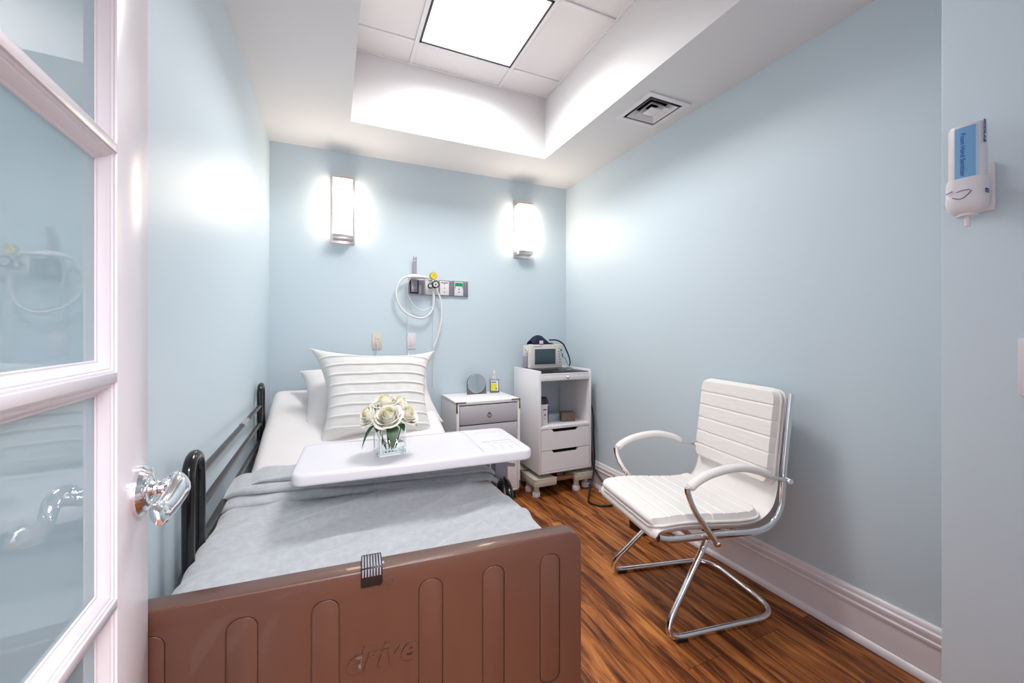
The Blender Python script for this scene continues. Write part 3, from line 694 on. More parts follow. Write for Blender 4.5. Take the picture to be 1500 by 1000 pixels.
# folded cuff (thick rolled layers lying across the bed)
def fold(yn, yf, z0, th, sk, seedv, x0=BX0 - .004, x1=BX1 + .004):
    def f(u, v):
        x = x0 + (x1 - x0) * u
        a = 2 * math.pi * v; c_, s_ = math.cos(a), math.sin(a)
        lx = (x - BX0) / (BX1 - BX0)
        a_n = yn[0] + (yn[1] - yn[0]) * lx + .018 * noise.noise(Vector((x * 4, seedv, 0))); a_f = yf[0] + (yf[1] - yf[0]) * lx + .015 * noise.noise(Vector((x * 5, seedv + 4, 0)))
        yc, hw = (a_n + a_f) / 2, (a_f - a_n) / 2; hh = th / 2
        e = .35; y = yc + hw * math.copysign(abs(c_) ** e, c_) * 1.0
        z = z0 + hh + hh * math.copysign(abs(s_) ** .75, s_)
        if s_ > 0: z += .009 * noise.noise(Vector((x * 5 - y * 4, y * 14, seedv))) + .004 * noise.noise(Vector((x * 16, y * 22, seedv)))
        ed = min(u, 1 - u) * (x1 - x0); dr = max(0, 1 - ed / .05)
        z -= dr ** 2 * .020
        return (x, y, z)
    b = grid(f, 90, 40); bmesh.ops.remove_doubles(b, verts=b.verts, dist=1e-5)
    bmesh.ops.holes_fill(b, edges=[e for e in b.edges if e.is_boundary], sides=0)
    return b
build('folded_cuff', fold((1.625, 1.515), (1.90, 1.85), BZ + .002, .026, 0, 1.3), 'blanket', bl, world=True, ang=80)
build('folded_cuff', fold((1.675, 1.545), (1.885, 1.83), BZ + .026, .024, 0, 6.1), 'blanket', bl, world=True, ang=80)
build('folded_cuff', fold((1.74, 1.60), (1.90, 1.84), BZ + .048, .018, 0, 9.1, x0=BX0 + .06), 'blanket', bl, world=True, ang=80)

# ------------------------------------------------------------------ pillows
def pillow_bm(w_, h_, t_, nu=60, nv=60, pleats=None, horn=.05, sd=0):
    """in local plane: x width, y height, z thickness"""
    b = bmesh.new()
    def edge(u, v):
        x = w_ / 2 * u * (1 - horn * 2.2 * (1 - v * v) * abs(u) ** 3); y = h_ / 2 * v * (1 - horn * 2.4 * (1 - u * u) * abs(v) ** 3)
        return x, y
    def th(u, v): return t_ / 2 * (max(0, 1 - u ** 4) ** .6) * (max(0, 1 - v ** 4) ** .6)
    def mk(sg):
        def f(a, c_):
            u, v = a * 2 - 1, c_ * 2 - 1; x, y = edge(u, v); z = th(u, v) * sg
            q = max(0, 1 - u ** 6) * max(0, 1 - v ** 6)
            z += sg * q * (.006 * noise.noise(Vector((x * 7, y * 7, sd + sg))) + .003 * noise.noise(Vector((x * 18, y * 18, sd))))
            if pleats and sg > 0 and v > -.93 and v < .88:
                yy = y + .012 * noise.noise(Vector((x * 3, y * 1.2, 8))) + .004 * noise.noise(Vector((x * 10, y * 3, 8)))
                ph = (yy / h_ + .5) * pleats; fr = ph - math.floor(ph)
                z += q ** .5 * .0085 * max(0, 1 - abs(fr - .5) / .13) ** .7
            return (x, y, z)
        return f
    grid(mk(1), nu, nv, b); grid(mk(-1), 40, 40, bmesh.new()).free()
    grid(mk(-1), nu, nv, b); bmesh.ops.remove_doubles(b, verts=b.verts, dist=1e-5); return b
# back pillow (lies against the raised head)
pb = pillow_bm(.80, .50, .17, 60, 50, horn=.05, sd=3)
m_ = TR((.225, 2.66, .815)) @ ROT(3, 'Z') @ ROT(40, 'X')
bmesh.ops.transform(pb, matrix=m_, verts=pb.verts)
o = build('pillow', pb, 'sheet', ang=80); recentre(o, (.165, 2.66, .70)); tag(o, 'plain white bed pillow lying behind the pleated pillow', 'pillow')
pf = pillow_bm(.735, .60, .19, 90, 260, pleats=10, horn=.10, sd=0)
for v_ in pf.verts: v_.co.x *= 1 - .09 * max(0, .5 - v_.co.y / .60) ** 1.0 * 1.7
m_ = TR((.240, 2.455, .855)) @ ROT(4, 'Z') @ ROT(58, 'X') @ ROT(-3, 'Z')
bmesh.ops.transform(pf, matrix=m_, verts=pf.verts)
o = build('pillow', pf, 'sham', ang=80); recentre(o, (.178, 2.435, .65)); tag(o, 'large white pillow with horizontal pleats standing in front on the bed', 'pillow')

# ------------------------------------------------------------------ overbed table
TZ = .79
tb_ = thing('overbed_table', 'white plastic overbed table on a grey column standing across the bed', 'table', (.286, 1.518, 0), R(-3))
hw, hd2 = .3925, .185
def slab(): return prism(rrect(-hw, hw, -hd2, hd2, .038, 8), TZ - .036, TZ, 'z', r=.009)
top = build('table_top', slab(), 'tablew', tb_)
c_ = prism(rrect(-hw + .014, .215, -hd2 + .016, hd2 - .016, .025, 8), TZ - .0022, TZ + .01, 'z')
# cup ring and pen grooves at the right end
prism([(.30 + .062 * math.cos(R(k * 10)), .035 + .062 * math.sin(R(k * 10)) * 1.0 + .03) for k in range(36)], TZ - .0014, TZ + .01, 'z', bm=c_)
prism(rrect(.243, .362, -.030, -.020, .0045, 4), TZ - .003, TZ + .01, 'z', bm=c_)
for k in range(4): prism(rrect(.243 + k * .031, .266 + k * .031, -.150, -.050, .010, 4), TZ - .0014, TZ + .01, 'z', bm=c_)
cut(top, c_)
build('under_frame', box(-.25, .365, -.028, .028, TZ - .058, TZ - .037, .004), 'greyp', tb_)
# column near the right end
col = build('column', box(.335, .392, .085, .155, .10, TZ - .040, .006), 'greyp', tb_)
build('column_sleeve', box(.342, .385, .092, .148, .08, .12, .004), 'chrome', col)
build('height_lever', prism([(.36, -.004), (.43, -.004), (.435, .004), (.43, .012), (.36, .012)], -.012, .012, 'y', mtx=TR((.0, .10, TZ - .058)) @ ROT(12, 'Y')), 'greyp', tb_)
b = box(.335, .392, -.20, .30, .058, .083, .006); box(-.30, .34, -.20, -.15, .058, .083, .006, bm=b); box(-.30, .34, .25, .30, .058, .083, .006, bm=b)
base_ = build('base', b, 'greyp', tb_)
for x, y in ((-.28, -.175), (-.28, .275), (.365, -.175), (.365, .275)):
    build('caster', tube([(x - .010, y, .029), (x + .010, y, .029)], .0285, 20), 'blackp', base_)

# ------------------------------------------------------------------ vase of roses
vz = TZ - .0021
vs = thing('glass_vase', 'clear square glass vase with water holding white roses on the overbed table', 'vase', (.186, 1.492, vz), R(8))
S_ = .045; hh = .094
b = bmesh.new()
o4 = [(-S_, -S_), (S_, -S_), (S_, S_), (-S_, S_)]; i4 = [(p[0] * .87, p[1] * .87) for p in o4]
V0 = [b.verts.new((*p, .0003)) for p in o4]; V1 = [b.verts.new((*p, hh)) for p in o4]; V2 = [b.verts.new((*p, hh)) for p in i4]; V3 = [b.verts.new((*p, .012)) for p in i4]
b.faces.new(V0[::-1]); b.faces.new(V3)
for i in range(4):
    j = (i + 1) % 4
    b.faces.new((V0[i], V0[j], V1[j], V1[i])); b.faces.new((V1[i], V1[j], V2[j], V2[i])); b.faces.new((V2[i], V2[j], V3[j], V3[i]))
build('glass_cube', b, 'vglass', vs, flat=True)
s2 = S_ * .87 - .0004
build('water', box(-s2, s2, -s2, s2, .0125, .042), 'water', vs, flat=True)
def petal_rose(R0, seed):
    rn = random.Random(seed); outer = bmesh.new(); inner = bmesh.new()
    layers = [(.09, .80, 2, 190, 0), (.19, .80, 3, 165, .02), (.31, .76, 3, 158, .06), (.45, .68, 4, 130, .12), (.61, .56, 4, 125, .22), (.78, .42, 5, 108, .34), (.95, .24, 6, 92, .45)]
    for li, (rr, zt, n, span, curl) in enumerate(layers):
        off = rn.random() * 360
        for k in range(n):
            a0 = off + k * 360 / n + rn.uniform(-8, 8); lean = rn.uniform(-.03, .03); bt_ = inner if li < 3 else outer
            def f(u, v, rr=rr, zt=zt, span=span, curl=curl, a0=a0, lean=lean):
                uu = u * 2 - 1; a = R(a0 + uu * span / 2); vv = v * (1 - .22 * abs(uu) ** 2.4)
                r = rr * R0 * math.sin(min(1, .22 + vv * .95) * math.pi / 2) + lean * R0 * vv + uu * .075 * R0 * min(1, rr * 3)
                z = -.55 * R0 + (zt + .55) * R0 * vv
                if vv > .7:
                    e = (vv - .7) / .3; r += curl * R0 * e ** 1.6 * .55; z -= curl * R0 * e ** 2 * .42
                return (r * math.cos(a), r * math.sin(a), z)
            grid(f, 12, 10, bt_)
    return outer, inner
roses = [(-.020, -.050, .136, .047, 34, -14, 11), (.048, -.030, .134, .043, 34, 28, 12), (-.066, -.004, .138, .042, 24, -48, 13), (-.014, .012, .172, .043, 6, -8, 14), (.036, .020, .162, .040, 6, 24, 15), (.012, .050, .146, .036, -30, 6, 16), (-.040, .044, .150, .034, -20, -28, 17)]
RN = ['largest cream white rose facing front at the centre of the vase', 'open cream rose at the right side of the bouquet', 'cream rose leaning out at the left side of the bouquet', 'topmost cream rose of the bouquet', 'smaller cream rose at upper right, above the open right rose', 'cream rose at the back of the bouquet, mostly hidden', 'cream rose at the back left of the bouquet']
vm = TR(vs.location) @ Matrix.Rotation(R(8), 4, 'Z')
for (x, y, z, r_, tx_, ty_, sd), lb_ in zip(roses, RN):
    t = thing('rose', lb_, 'flower', vm @ Vector((x, y, z)), 0, 'white roses in the vase')
    po, pi_ = petal_rose(r_, sd); rm = ROT(tx_, 'X') @ ROT(ty_, 'Y')
    for q in (po, pi_): bmesh.ops.transform(q, matrix=rm, verts=q.verts)
    build('outer_petals', po, 'petal', t, ang=70); build('inner_petals', pi_, 'petalc', t, ang=70)
    p0 = Vector((x, y, z)); d0 = (rm @ Vector((0, 0, -1))) * (r_ * .5)
    tip = Vector((x * .25, y * .25, .018))
    pts = catmull([d0 * .6, d0 * 1.1, (tip - p0) * .55 + Vector((0, 0, 0)), tip - p0], 6)
    build('stem', tube(pts, .0022, 8), 'stem', t)
def leaf_bm(L_, W_, droop, m_, cup=.25):
    b = bmesh.new()
    def f(u, v):
        t_ = u; ww = W_ * math.sin(math.pi * t_ ** .8) ** .85 * (1 - .15 * t_); s = (v * 2 - 1)
        return (s * ww, L_ * t_ * (1 - .25 * droop * t_), -droop * L_ * t_ * t_ + abs(s) * ww * cup)
    grid(f, 14, 8, b); bmesh.ops.transform(b, matrix=m_, verts=b.verts); return b
leaves = [((-.005, -.044, .100), 180, .052, .022, 1.3, 'green leaf hanging down the front of the vase'), ((-.050, -.030, .110), 112, .075, .011, 1.0, 'long narrow green leaf drooping left of the vase'),
          ((.050, -.020, .112), -105, .052, .014, .55, 'green leaf sticking out right under the open rose'), ((-.040, -.038, .108), 150, .040, .016, .4, 'short green leaf under the left rose'),
          ((.022, -.040, .106), 200, .040, .013, .5, 'small green leaf under the gap between the front roses')]
for (p_, az, L_, W_, dr, lb_) in leaves:
    b = leaf_bm(L_, W_, dr, ROT(az, 'Z'))
    o = build('rose_leaf', b, 'leaf'); o.location = vm @ Vector(p_); tag(o, lb_, 'leaf', 'rose leaves at the vase rim')

# ------------------------------------------------------------------ nightstand
ns = thing('nightstand', 'white nightstand with grey drawer fronts and metal corner brackets', 'nightstand', (1.015, 2.9, 0))
nx0, nx1, ny0, ny1, nz0, nz1 = .775, 1.254, 2.69, 3.108, .062, .731
ft = .020
b = box(nx0, nx1, ny0, ny1, nz1 - .022, nz1, .002); box(nx0, nx0 + ft, ny0, ny1, nz0, nz1 - .022, .001, bm=b); box(nx1 - ft, nx1, ny0, ny1, nz0, nz1 - .022, .001, bm=b)
box(nx0, nx1, ny0, ny1, nz0, nz0 + .018, .001, bm=b); box(nx0 + .002, nx1 - .002, ny1 - .010, ny1 - .001, nz0, nz1 - .01, bm=b)
build('body', b, 'nsw', ns, world=True)
dz_ = [(.572, .702), (.442, .564), (.084, .434)]
for k, (z0, z1) in enumerate(dz_):
    dr = build('drawer', box(nx0 + ft + .004, nx1 - ft - .004, ny0 - .0005, ny0 + .30, z0, z1, .0015), 'nsg' if k < 2 else 'nsw', ns, world=True)
    if k < 2:
        zc = (z0 + z1) / 2 + .002; xc = (nx0 + nx1) / 2 - .002
        P = [(xc + .014 * math.sin(a), ny0 - .010, zc - .010 + .014 * math.cos(a)) for a in [2 * math.pi * q / 20 for q in range(20)]]
        b = tube(P, .0022, 8, closed=True); tube([(xc, ny0, zc + .006), (xc, ny0 - .014, zc + .006)], .005, 12, bm=b)
        build('ring_pull', b, 'barmetal', dr, world=True)
b = box(nx0 + ft, nx1 - ft, ny0 + .012, ny0 + .30, .078, .71, .001); build('drawer_gap', b, 'dark', ns, world=True)
for sx in (0, 1):
    for sz in (0, 1):
        xa = nx0 - .0012 if not sx else nx1 + .0012; s = 1 if not sx else -1; za = nz0 - .0006 if not sz else nz1 + .0006; q = 1 if not sz else -1
        b = box(min(xa, xa + s * .010), max(xa, xa + s * .010), ny0 - .0022, ny0 + .002, min(za, za + q * .075), max(za, za + q * .075), .0006)
        box(min(xa, xa + s * .070), max(xa, xa + s * .070), ny0 - .0022, ny0 + .002, min(za, za + q * .009), max(za, za + q * .009), .0006, bm=b)
        box(min(xa, xa + s * .003), max(xa, xa + s * .003), ny0 - .002, ny0 + .010, min(za, za + q * .075), max(za, za + q * .075), .0006, bm=b)
        build('corner_bracket', b, 'bracket', ns, world=True)
for x in (nx0 + .04, nx1 - .04):
    for y in (ny0 + .04, ny1 - .04):
        b = tube([(x - .010, y, .026), (x + .010, y, .026)], .0258, 18); box(x - .014, x + .014, y - .012, y + .012, .045, .061, .003, bm=b)
        build('caster', b, 'blackp', ns, world=True)

t = thing('vanity_mirror', 'round tabletop mirror on a taupe square base standing on the nightstand', 'mirror', (1.029, 3.0, nz1), R(0))
b = bmesh.new(); pts = [(-.078, 0), (.078, 0), (.078, .080)] + [(.078 * math.cos(R(k * 7.5)), .080 + .078 * math.sin(R(k * 7.5))) for k in range(1, 24)] + [(-.078, .080)]
mm = ROT(-9, 'X')
build('base', prism(pts, 0, .014, 'y', r=.001, mtx=mm), 'mirbase', t)
mo = build('mirror_rim', lathe([(0, 0), (.072, 0), (.074, .003), (.072, .006), (0, .006)], 48, mm @ TR((0, -.0, .0815)) @ ROT(90, 'X')), 'chrome', t)
build('mirror_glass', lathe([(0, .0), (.070, .0), (.070, .0009), (0, .0009)], 48, mm @ TR((0, -.006, .0815)) @ ROT(90, 'X')), 'mirror', mo)

t = thing('sanitizer_bottle', 'clear pump bottle with yellow label beside the round mirror on the nightstand', 'bottle', (1.185, 3.03, nz1), R(-14))
build('bottle', prism(rrect(-.036, .036, -.020, .020, .010, 5), .0005, .108, 'z', r=.006), 'gel', t)
build('gel', prism(rrect(-.033, .033, -.017, .017, .008, 5), .004, .085, 'z', r=.002), 'gel', t)
lbm = build('yellow_label', box(-.030, .014, -.0212, -.0203, .020, .072), M['yellow'], t); 
build('pale_label', box(-.030, .030, -.0210, -.0202, .018, .098), 'whitep', t)
b = box(-.027, .012, -.0216, -.0211, .082, .088); box(.008, .018, -.0216, -.0211, .030, .038, bm=b); build('label_print', b, 'ink', t)
b = lathe([(0, .106), (.015, .107), (.015, .126), (.010, .132), (.005, .136), (.004, .150), (.010, .152), (.010, .164), (.006, .178), (0, .179)], 18)
tube([(0, 0, .156), (.0, -.030, .153)], .004, 10, bm=b)
build('pump', b, 'whitep', t)

# ------------------------------------------------------------------ tall cabinet on its stand
cb_ = thing('storage_cabinet', 'tall white cabinet with open shelf and two handleless drawers in the corner', 'cabinet', (1.609, 2.87, .15))
kx0, kx1, ky0, ky1, kz0, kz1 = 1.381, 1.838, 2.635, 3.085, .168, .927
pt = .018
build('side_panel', box(kx0, kx0 + pt, ky0, ky1, kz0, kz1, .0012), 'cab', cb_, world=True)
build('side_panel', box(kx1 - pt, kx1, ky0, ky1, kz0, kz1, .0012), 'cab', cb_, world=True)
build('top_panel', box(kx0 + pt, kx1 - pt, ky0 + .004, ky1, .893, .906, .001), 'cab', cb_, world=True)
build('top_glass', box(kx0 + pt + .001, kx1 - pt - .001, ky0 + .012, ky1 - .03, .9062, .911, .0005), 'blackp', cb_, world=True)
so = build('pull_out_tray', box(kx0 + pt + .001, kx1 - pt - .001, ky0 + .001, ky1 - .06, .852, .8915, .0015), 'cab', cb_, world=True)
build('knob', lathe([(0, 0), (.006, 0), (.006, .008), (.011, .012), (.012, .018), (.008, .023), (0, .024)], 20, TR((1.622, ky0 + .001, .874)) @ ROT(90, 'X')), 'nickel', so, world=True)
build('shelf', box(kx0 + pt, kx1 - pt, ky0 + .001, ky1, .494, .515, .001), 'cab', cb_, world=True)
build('bottom_panel', box(kx0 + pt, kx1 - pt, ky0 + .001, ky1, kz0, kz0 + .014, .001), 'cab', cb_, world=True)
b = box(kx0 + pt, kx1 - pt, ky1 - .012, ky1, kz0 + .014, .494); box(kx0 + pt, kx0 + .05, ky1 - .012, ky1, .515, .545, bm=b)
build('back_panel', b, 'cab', cb_, world=True)
for k, (z0, z1) in enumerate(((.340, .491), (.186, .336))):
    xa, xb = kx0 + pt + .002, kx1 - pt - .002
    n0, n1 = 1.489, 1.722
    poly = [(xa, z0), (xb, z0), (xb, z1), (n1, z1), (n1 - .018, z1 - .022), (n0 + .018, z1 - .022), (n0, z1), (xa, z1)]
    build('drawer', prism(poly, ky0 + .001, ky0 + .018, 'y'), 'cab', cb_, world=True, flat=True)
build('drawer_interior', box(kx0 + pt + .001, kx1 - pt - .001, ky0 + .045, ky1 - .02, .19, .488), 'dark', cb_, world=True)
for x in (kx0 + .05, kx1 - .05):
    for y in (ky0 + .05, ky1 - .05): build('foot_pin', tube([(x, y, .139), (x, y, .169)], .006, 10), 'steel', cb_, world=True)
# stand
st = thing('appliance_stand', 'beige plastic adjustable stand with round feet under the tall cabinet', 'stand', (1.6, 2.85, 0))
def bracket(x0, x1, y0, y1):
    b = box(x0, x1, y0, y1, .082, .132, .005)
    return build('corner_block', b, 'beige', st, world=True)
def tray_lip(x0, x1, y0, y1):
    b = box(x0, x1, y0, y0 + .010, .128, .139, .002); box(x0, x0 + .010, y0, y1, .128, .139, .002, bm=b); return b
def foot(x, y):
    fo = build('foot', lathe([(0, .084), (.024, .084), (.022, .070), (.020, .045), (.024, .042), (.024, .036)], 20, TR((x, y, 0))), 'beige', st, world=True)
    b = bmesh.new(); P = []
    for k in range(48):
        a = 2 * math.pi * k / 48; rr = .028 + .0022 * math.cos(a * 8); P.append((x + rr * math.cos(a), y + rr * math.sin(a)))
    build('foot_cap', prism(P, .0005, .036, 'z', r=.004), 'whitep', fo, world=True)
for (x0, x1, y0, y1, f2) in ((1.340, 1.525, 2.625, 2.85, ((1.375, 2.668), (1.375, 2.79))), (1.690, 1.856, 2.625, 2.80, ((1.715, 2.660), (1.818, 2.690)))):
    blk = bracket(x0, x1, y0, y1)
    build('lip', tray_lip(x0, x1, y0, y1), 'beige', blk, world=True)
    for p_ in f2: foot(*p_)
for (x0, x1, y0, y1) in ((1.340, 1.52, 2.92, 3.085), (1.690, 1.856, 2.92, 3.085)):
    bracket(x0, x1, y0, y1); foot((x0 + x1) / 2, 3.0)
build('cross_bar', box(1.515, 1.70, 2.650, 2.680, .098, .122, .002), 'rust', st, world=True)
build('cross_bar', box(1.36, 1.39, 2.84, 2.93, .098, .122, .002), 'rust', st, world=True)
build('cross_bar', box(1.80, 1.83, 2.79, 2.93, .098, .122, .002), 'rust', st, world=True)
build('cross_bar', box(1.515, 1.70, 3.02, 3.05, .098, .122, .002), 'rust', st, world=True)

# ------------------------------------------------------------------ patient monitor
mo = thing('patient_monitor', 'cream patient monitor with dark screen and side buttons on the tall cabinet', 'monitor', (1.555, 2.92, .911), R(3))
mw, mz = .150, .205
def mfrust(x0, x1, y, z0, z1): return [(x0, y, z0), (x1, y, z0), (x1, y, z1), (x0, y, z1)]
case = box(-mw, mw, -.075, -.030, .012, mz, .010, 3); box(-mw + .010, mw - .008, -.040, .070, .012, mz - .012, .010, 3, bm=case); box(-mw + .02, mw - .02, -.05, .06, .0005, .016, .003, bm=case)
build('case', case, 'mon', mo)
build('bezel', box(-.118, .092, -.0775, -.0745, .040, mz - .030, .003), 'mon', mo)
build('screen', box(-.110, .082, -.0785, -.077, .048, mz - .036, .0005), 'screen', mo)
b = bmesh.new()
for k in range(5): prism(rrect(.108 + k * .003, .121 + k * .003, .060 + (4 - k) * .021, .068 + (4 - k) * .021, .0035, 4), -.0785, -.074, 'y', bm=b)
build('button', b, 'greyp', mo)
build('yellow_button', box(.112, .124, -.0785, -.0745, mz - .034, mz - .026, .001), 'yellow', mo)
b = lathe([(0, 0), (.008, 0), (.007, .008), (0, .008)], 16, TR((.136, -.074, mz - .046)) @ ROT(90, 'X')); box(.146, .160, -.070, -.045, .105, .130, .002, bm=b)
build('teal_connector', b, 'teal', mo)
b = lathe([(0, 0), (.004, 0), (.004, .001), (0, .001)], 14, TR((-.106, -.0745, mz - .018)) @ ROT(90, 'X')); box(-.098, -.045, -.0755, -.0745, mz - .020, mz - .017, bm=b)
build('printed_mark', b, 'ink', mo)
b = lathe([(.022, 0), (.022, .010), (.014, .012), (.012, .004), (0, .003)], 24, TR((-mw + .002, -.02, mz - .05)) @ ROT(-90, 'Y'))
build('recorder_knob', b, 'mon', mo)
build('side_door', box(-mw - .0025, -mw + .01, -.020, .045, .02, .11, .002), 'greyp', mo)
# pressure cuff on top of the monitor
def cuff_fn(u, v):
    x = -.10 + .19 * u; a = math.pi * (1.05 * v - .02)
    hgt = .062 * math.sin(math.pi * min(1, u * 1.15 + .06)) ** .8 + .012
    return (x + .012 * noise.noise(Vector((u * 3, v * 3, 2))), -.050 * math.cos(a), .002 + hgt * max(0, math.sin(a)) + .006 * noise.noise(Vector((u * 6, v * 6, 0))) * math.sin(a))
b = grid(cuff_fn, 24, 20); bmesh.ops.solidify(b, geom=list(b.faces), thickness=.005)
cf = thing('pressure_cuff', 'dark navy blood pressure cuff rolled on top of the monitor', 'pressure cuff', (1.535, 2.90, .911 + mz - .002), R(3))
build('cuff', b, 'navy', cf); build('white_tag', box(-.045, -.012, -.0595, -.0555, .006, .032, .001), 'whitep', cf)
o = build('cuff_hose', tube(catmull([(1.60, 2.88, 1.150), (1.66, 2.86, 1.148), (1.71, 2.845, 1.118), (1.745, 2.85, 1.065), (1.80, 2.90, 1.01), (1.855, 2.97, .95), (1.868, 3.02, .90), (1.868, 3.03, .80)], 8), .006, 10), 'blackp')
recentre(o, (1.60, 2.88, 1.15)); tag(o, 'black cuff hose arching from the monitor over the cabinet back corner', 'hose')
o = build('sensor_cable', tube(catmull([(1.708, 2.865, 1.02), (1.735, 2.85, 1.00), (1.748, 2.84, .955), (1.742, 2.80, .922), (1.71, 2.77, .917), (1.68, 2.75, .917), (1.70, 2.73, .917), (1.745, 2.76, .925), (1.73, 2.80, .932), (1.69, 2.79, .928)], 6), .0042, 8), 'greyp')
recentre(o, (1.72, 2.8, .915)); tag(o, 'short grey coiled sensor cable at the monitor right foot', 'cable')
# things in the open shelf
t = thing('wipes_canister', 'white canister with dark purple lid inside the cabinet shelf', 'canister', (1.461, 2.735, .5152))
build('can', lathe([(0, 0), (.044, 0), (.047, .004), (.047, .150), (.044, .155), (0, .155)], 36), 'whitep', t)
build('lid', lathe([(0, .1552), (.046, .1552), (.048, .158), (.047, .175), (.036, .200), (.026, .206), (0, .207)], 36), 'purple', t)
b = bmesh.new()
def arc(a0, a1, z0, z1, r_, m_, nm):
    b = bmesh.new(); prev = None
    for k in range(13):
        a = R(a0 + (a1 - a0) * k / 12); q = (b.verts.new((r_ * math.cos(a), r_ * math.sin(a), z0)), b.verts.new((r_ * math.cos(a), r_ * math.sin(a), z1)))
        if prev: b.faces.new((prev[0], q[0], q[1], prev[1]))
        prev = q
    return build(nm, b, m_, t)
arc(-58, -20, .012, .140, .0474, 'purple', 'purple_stripe'); arc(-110, -76, .112, .120, .0474, 'ink', 'printed_mark'); arc(-98, -86, .070, .084, .0474, 'ink', 'printed_mark'); arc(-110, -72, .046, .049, .0474, 'greyp', 'printed_mark')
o = build('glass_tray', box(-.075, .045, -.045, .045, 0, .055, .004), 'boxblue'); o.location = (1.600, 2.83, .5152); o.rotation_euler = (0, 0, R(6)); tag(o, 'pale blue box between the canister and the printed box', 'box'); o.name = 'small_box'
o = build('printed_box', box(-.055, .055, -.035, .035, 0, .070, .001), 'foto'); o.location = (1.695, 2.76, .5152); o.rotation_euler = (0, 0, R(-14)); tag(o, 'small brown printed box at the right on the cabinet shelf', 'box')
o = build('shelf_cable', tube(catmull([(1.640, 3.098, .90), (1.60, 3.098, .75), (1.56, 3.096, .60), (1.55, 3.07, .535), (1.60, 2.99, .522), (1.68, 3.00, .522), (1.70, 3.05, .524), (1.66, 3.07, .522)], 8), .0028, 8), 'ink')
recentre(o, (1.6, 3.05, .52)); tag(o, 'thin dark cable coming down behind the open shelf', 'cable')
# power cord on the floor
cord = catmull([(1.850, 3.00, .90), (1.853, 2.80, .80), (1.852, 2.645, .62), (1.853, 2.625, .40), (1.850, 2.61, .20), (1.80, 2.575, .07), (1.715, 2.49, .012), (1.668, 2.41, .0075), (1.70, 2.335, .0075), (1.78, 2.31, .0075), (1.845, 2.36, .0075), (1.872, 2.46, .04), (1.870, 2.58, .11), (1.873, 2.66, .17), (1.880, 2.69, .26), (1.872, 2.70, .36), (1.862, 2.74, .50), (1.87, 2.95, .60)], 8)
o = build('black_cable', tube(cord, .0065, 10), 'blackp'); recentre(o, (1.78, 2.31, 0)); tag(o, 'black power cord looping on the wood floor beside the tall cabinet', 'cord')
t = build('floor_box', prism([(0, 0), (.18, 0), (.18, .15), (-.008, .15)], 0, .13, 'y', r=.008), 'blackp'); t.location = (1.69, 1.890, .0005)
tag(t, 'black plastic box on the floor against the baseboard behind the white chair', 'box')

# ------------------------------------------------------------------ visitor chair
ch = thing('visitor_chair', 'white padded leather armchair with chrome tube sled base on wood floor', 'chair', (1.462, 1.418, 0), R(180 - 10))
# local: +x = forward, y = sideways (+y near side of camera after rotation: s = (-.174,-.985))
def shell_path():
    return [(.266, .392), (.262, .420), (.235, .437), (.12, .440), (-.02, .428), (-.14, .420), (-.225, .428), (-.285, .470), (-.312, .540), (-.325, .66), (-.345, .82), (-.362, .965)]
def sweep_pad(path, s0, s1, hw_, th_, nch, rc, lift=0.0, nu=150, nv=36, under=.0, phase=0, sd=0):
    P = catmull([Vector((p[0], 0, p[1])) for p in path], 14)
    L_ = [0]
    for a, c_ in zip(P, P[1:]): L_.append(L_[-1] + (c_ - a).length)
    def at(d_):
        d_ = max(0, min(L_[-1] - 1e-6, d_)); i = max(k for k in range(len(L_)) if L_[k] <= d_); i = min(i, len(P) - 2)
        f = (d_ - L_[i]) / (L_[i + 1] - L_[i]); p_ = P[i].lerp(P[i + 1], f); j0, j1 = max(0, i - 3), min(len(P) - 1, i + 4); tg = (P[j1] - P[j0]).normalized()
        return p_, Vector((tg.z, 0, -tg.x))        # outward (towards sitter)
    D0, D1 = s0 * L_[-1], s1 * L_[-1]; LL = D1 - D0
    def f(sg):
        def g_(u, v):
            dd = u * LL; de = min(dd, LL - dd); w_ = hw_
            if de < rc: w_ = hw_ - rc + math.sqrt(max(0, rc * rc - (rc - de) ** 2))
            t_ = (v * 2 - 1); y = t_ * w_
            p_, n_ = at(D0 + dd)
            if n_.z < 0 and n_.x < 0: n_ = -n_
            ed = min(de, w_ - abs(y)); ed = max(0, ed)
            prof_ = math.sqrt(max(0, 1 - (1 - min(1, ed / .013)) ** 2))
            hgt = 0
            if sg > 0:
                c_ = min(1, abs(math.sin(math.pi * (nch * u + phase))) / .30) ** .5 if nch else 1
                hgt = lift + th_ * prof_ * (.80 + .20 * c_)
                hgt += .0008 * noise.noise(Vector((u * 30, y * 20, sd))) * prof_
            else: hgt = lift - under * prof_
            p_ = p_ + n_ * hgt
            return (p_.x, y, p_.z)
        return g_
    b = grid(f(1), nu, nv); grid(f(-1), nu, nv, b)
    bmesh.ops.remove_doubles(b, verts=b.verts, dist=1e-5)
    # piping
    pts = []
    n = 60
    for k in range(n): pts.append(f(1)(k / n, 0))
    for k in range(12): pts.append(f(1)(1, k / 12))
    for k in range(n): pts.append(f(1)(1 - k / n, 1))
    for k in range(12): pts.append(f(1)(0, 1 - k / 12))
    cl = [Vector(pts[0])]
    for q in pts[1:]:
        if (Vector(q) - cl[-1]).length > .006: cl.append(Vector(q))
    if (cl[0] - cl[-1]).length < .006: cl.pop()
    pip = tube(cl, .0050, 8, closed=True)
    return b, pip
sp = shell_path()
b, pp = sweep_pad(sp, 0, 1, .245, .006, 0, .035, 0, nu=110, nv=24, under=.026)
pp.free(); build('shell', b, 'leather', ch, ang=60)
b, pp = sweep_pad(sp, .034, .50, .240, .028, 8, .045, .012, under=-.002)
c1 = build('seat_cushion', b, 'leather', ch, ang=60); build('piping', pp, 'leather', c1)
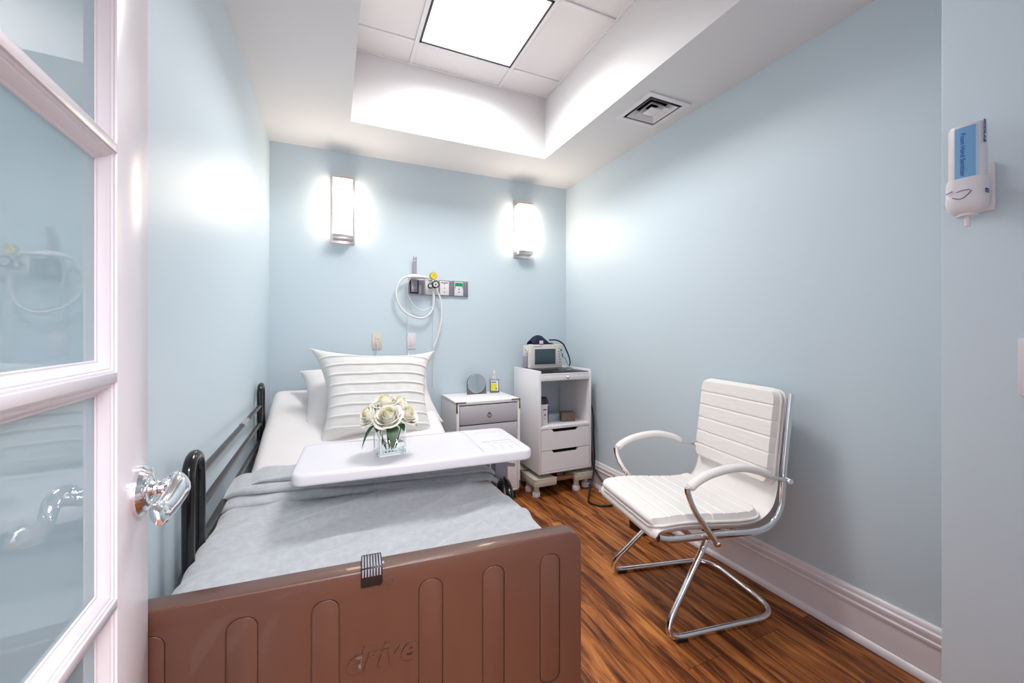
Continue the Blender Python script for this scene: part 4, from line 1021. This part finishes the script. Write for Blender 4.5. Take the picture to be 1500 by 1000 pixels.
b, pp = sweep_pad(sp, .625, .998, .236, .028, 6, .045, .012, under=-.002)
c1 = build('back_cushion', b, 'leather', ch, ang=60); build('piping', pp, 'leather', c1)
for s in (-1, 1):
    y = s * .252
    P = catmull([(.262, y, .412), (.225, y, .402), (.16, y, .398), (0, y, .393), (-.14, y, .387), (-.22, y, .388), (-.285, y, .415), (-.325, y, .475), (-.334, y, .55), (-.345, y, .66), (-.364, y, .82), (-.380, y, .950)], 7)
    build('side_frame', tube(P, .0125, 14, squash=(1.15, .9)), 'chrome', ch)
    # armrest
    ya = s * .285
    A_ = catmull([(.150, ya, .606), (.120, ya, .630), (.060, ya, .654), (-.02, ya, .668), (-.10, ya, .668), (-.18, ya, .648), (-.235, ya, .622)], 8)
    n = len(A_); rr = [.0185] * n; rr[0] = .010; rr[1] = .015; rr[-1] = .011; rr[-2] = .016
    ar = build('armrest', tube(A_, .018, 16, squash=(.85, 1.15), radii=rr), 'leather', ch)
    G = catmull([(.158, ya, .612), (.152, ya, .580), (.125, ya, .52), (.075, ya, .45), (.035, ya, .395), (.020, ya, .372)], 8)
    build('arm_support', tube(G, .0105, 12, squash=(1.0, 1.2)), 'chrome', ar)
    b = tube([(-.225, ya, .622), (-.300, ya, .603), (-.335, ya, .594)], .008, 12); tube([(-.330, ya - .012, .596), (-.330, ya + .012, .596)], .011, 14, bm=b)
    tube([(-.330, ya, .596), (-.352, s * .250, .60)], .007, 10, bm=b)
    build('arm_bracket', b, 'chrome', ar)
    build('arm_bolt', tube([(.022, ya + s * .012, .376), (.022, s * .250, .392)], .010, 12), 'chrome', ar)
# rear cross tubes + under seat plate
b = tube([(-.345, -.25, .58), (-.345, .25, .58)], .009, 12); tube([(.10, -.25, .392), (.10, .25, .392)], .010, 12, bm=b); tube([(-.12, -.25, .386), (-.12, .25, .386)], .010, 12, bm=b)
build('cross_tube', b, 'chrome', ch)
build('mount_plate', box(-.085, .00, -.165, .185, .372, .384, .004), 'blackp', ch)
# sled base (one bent tube)
fx, bx, hy_ = .262, -.245, .243
tr = .0125
P = [(.02, -.10, .352), (.055, -.13, .345), (.235, -hy_ + .004, .072), (.262, -hy_, .0165), (.20, -hy_, tr + .001), (bx, -.218, tr + .001), (bx, .218, tr + .001), (.20, hy_, tr + .001), (.262, hy_, .0165), (.235, hy_ - .004, .072), (.055, .13, .345), (.02, .10, .352)]
P = [(-.04, -.10, .352), (.045, -.115, .350), (.285, -hy_, .030), (.17, -hy_, tr + .001)]
Pfull = [(-.05, -.120, .374), (-.030, -.135, .330), (.258, -.218, .014), (-.325, -.190, .014), (-.325, .245, .014), (.258, .258, .014), (-.030, .165, .330), (-.05, .150, .374)]
build('sled_base', tube(fillet(Pfull, .115, 12), tr, 16), 'chrome', ch)
for yy in (-.214, .254): build('foot_pad', box(.140, .186, yy - .016, yy + .016, .0003, .016, .003), 'blackp', ch)
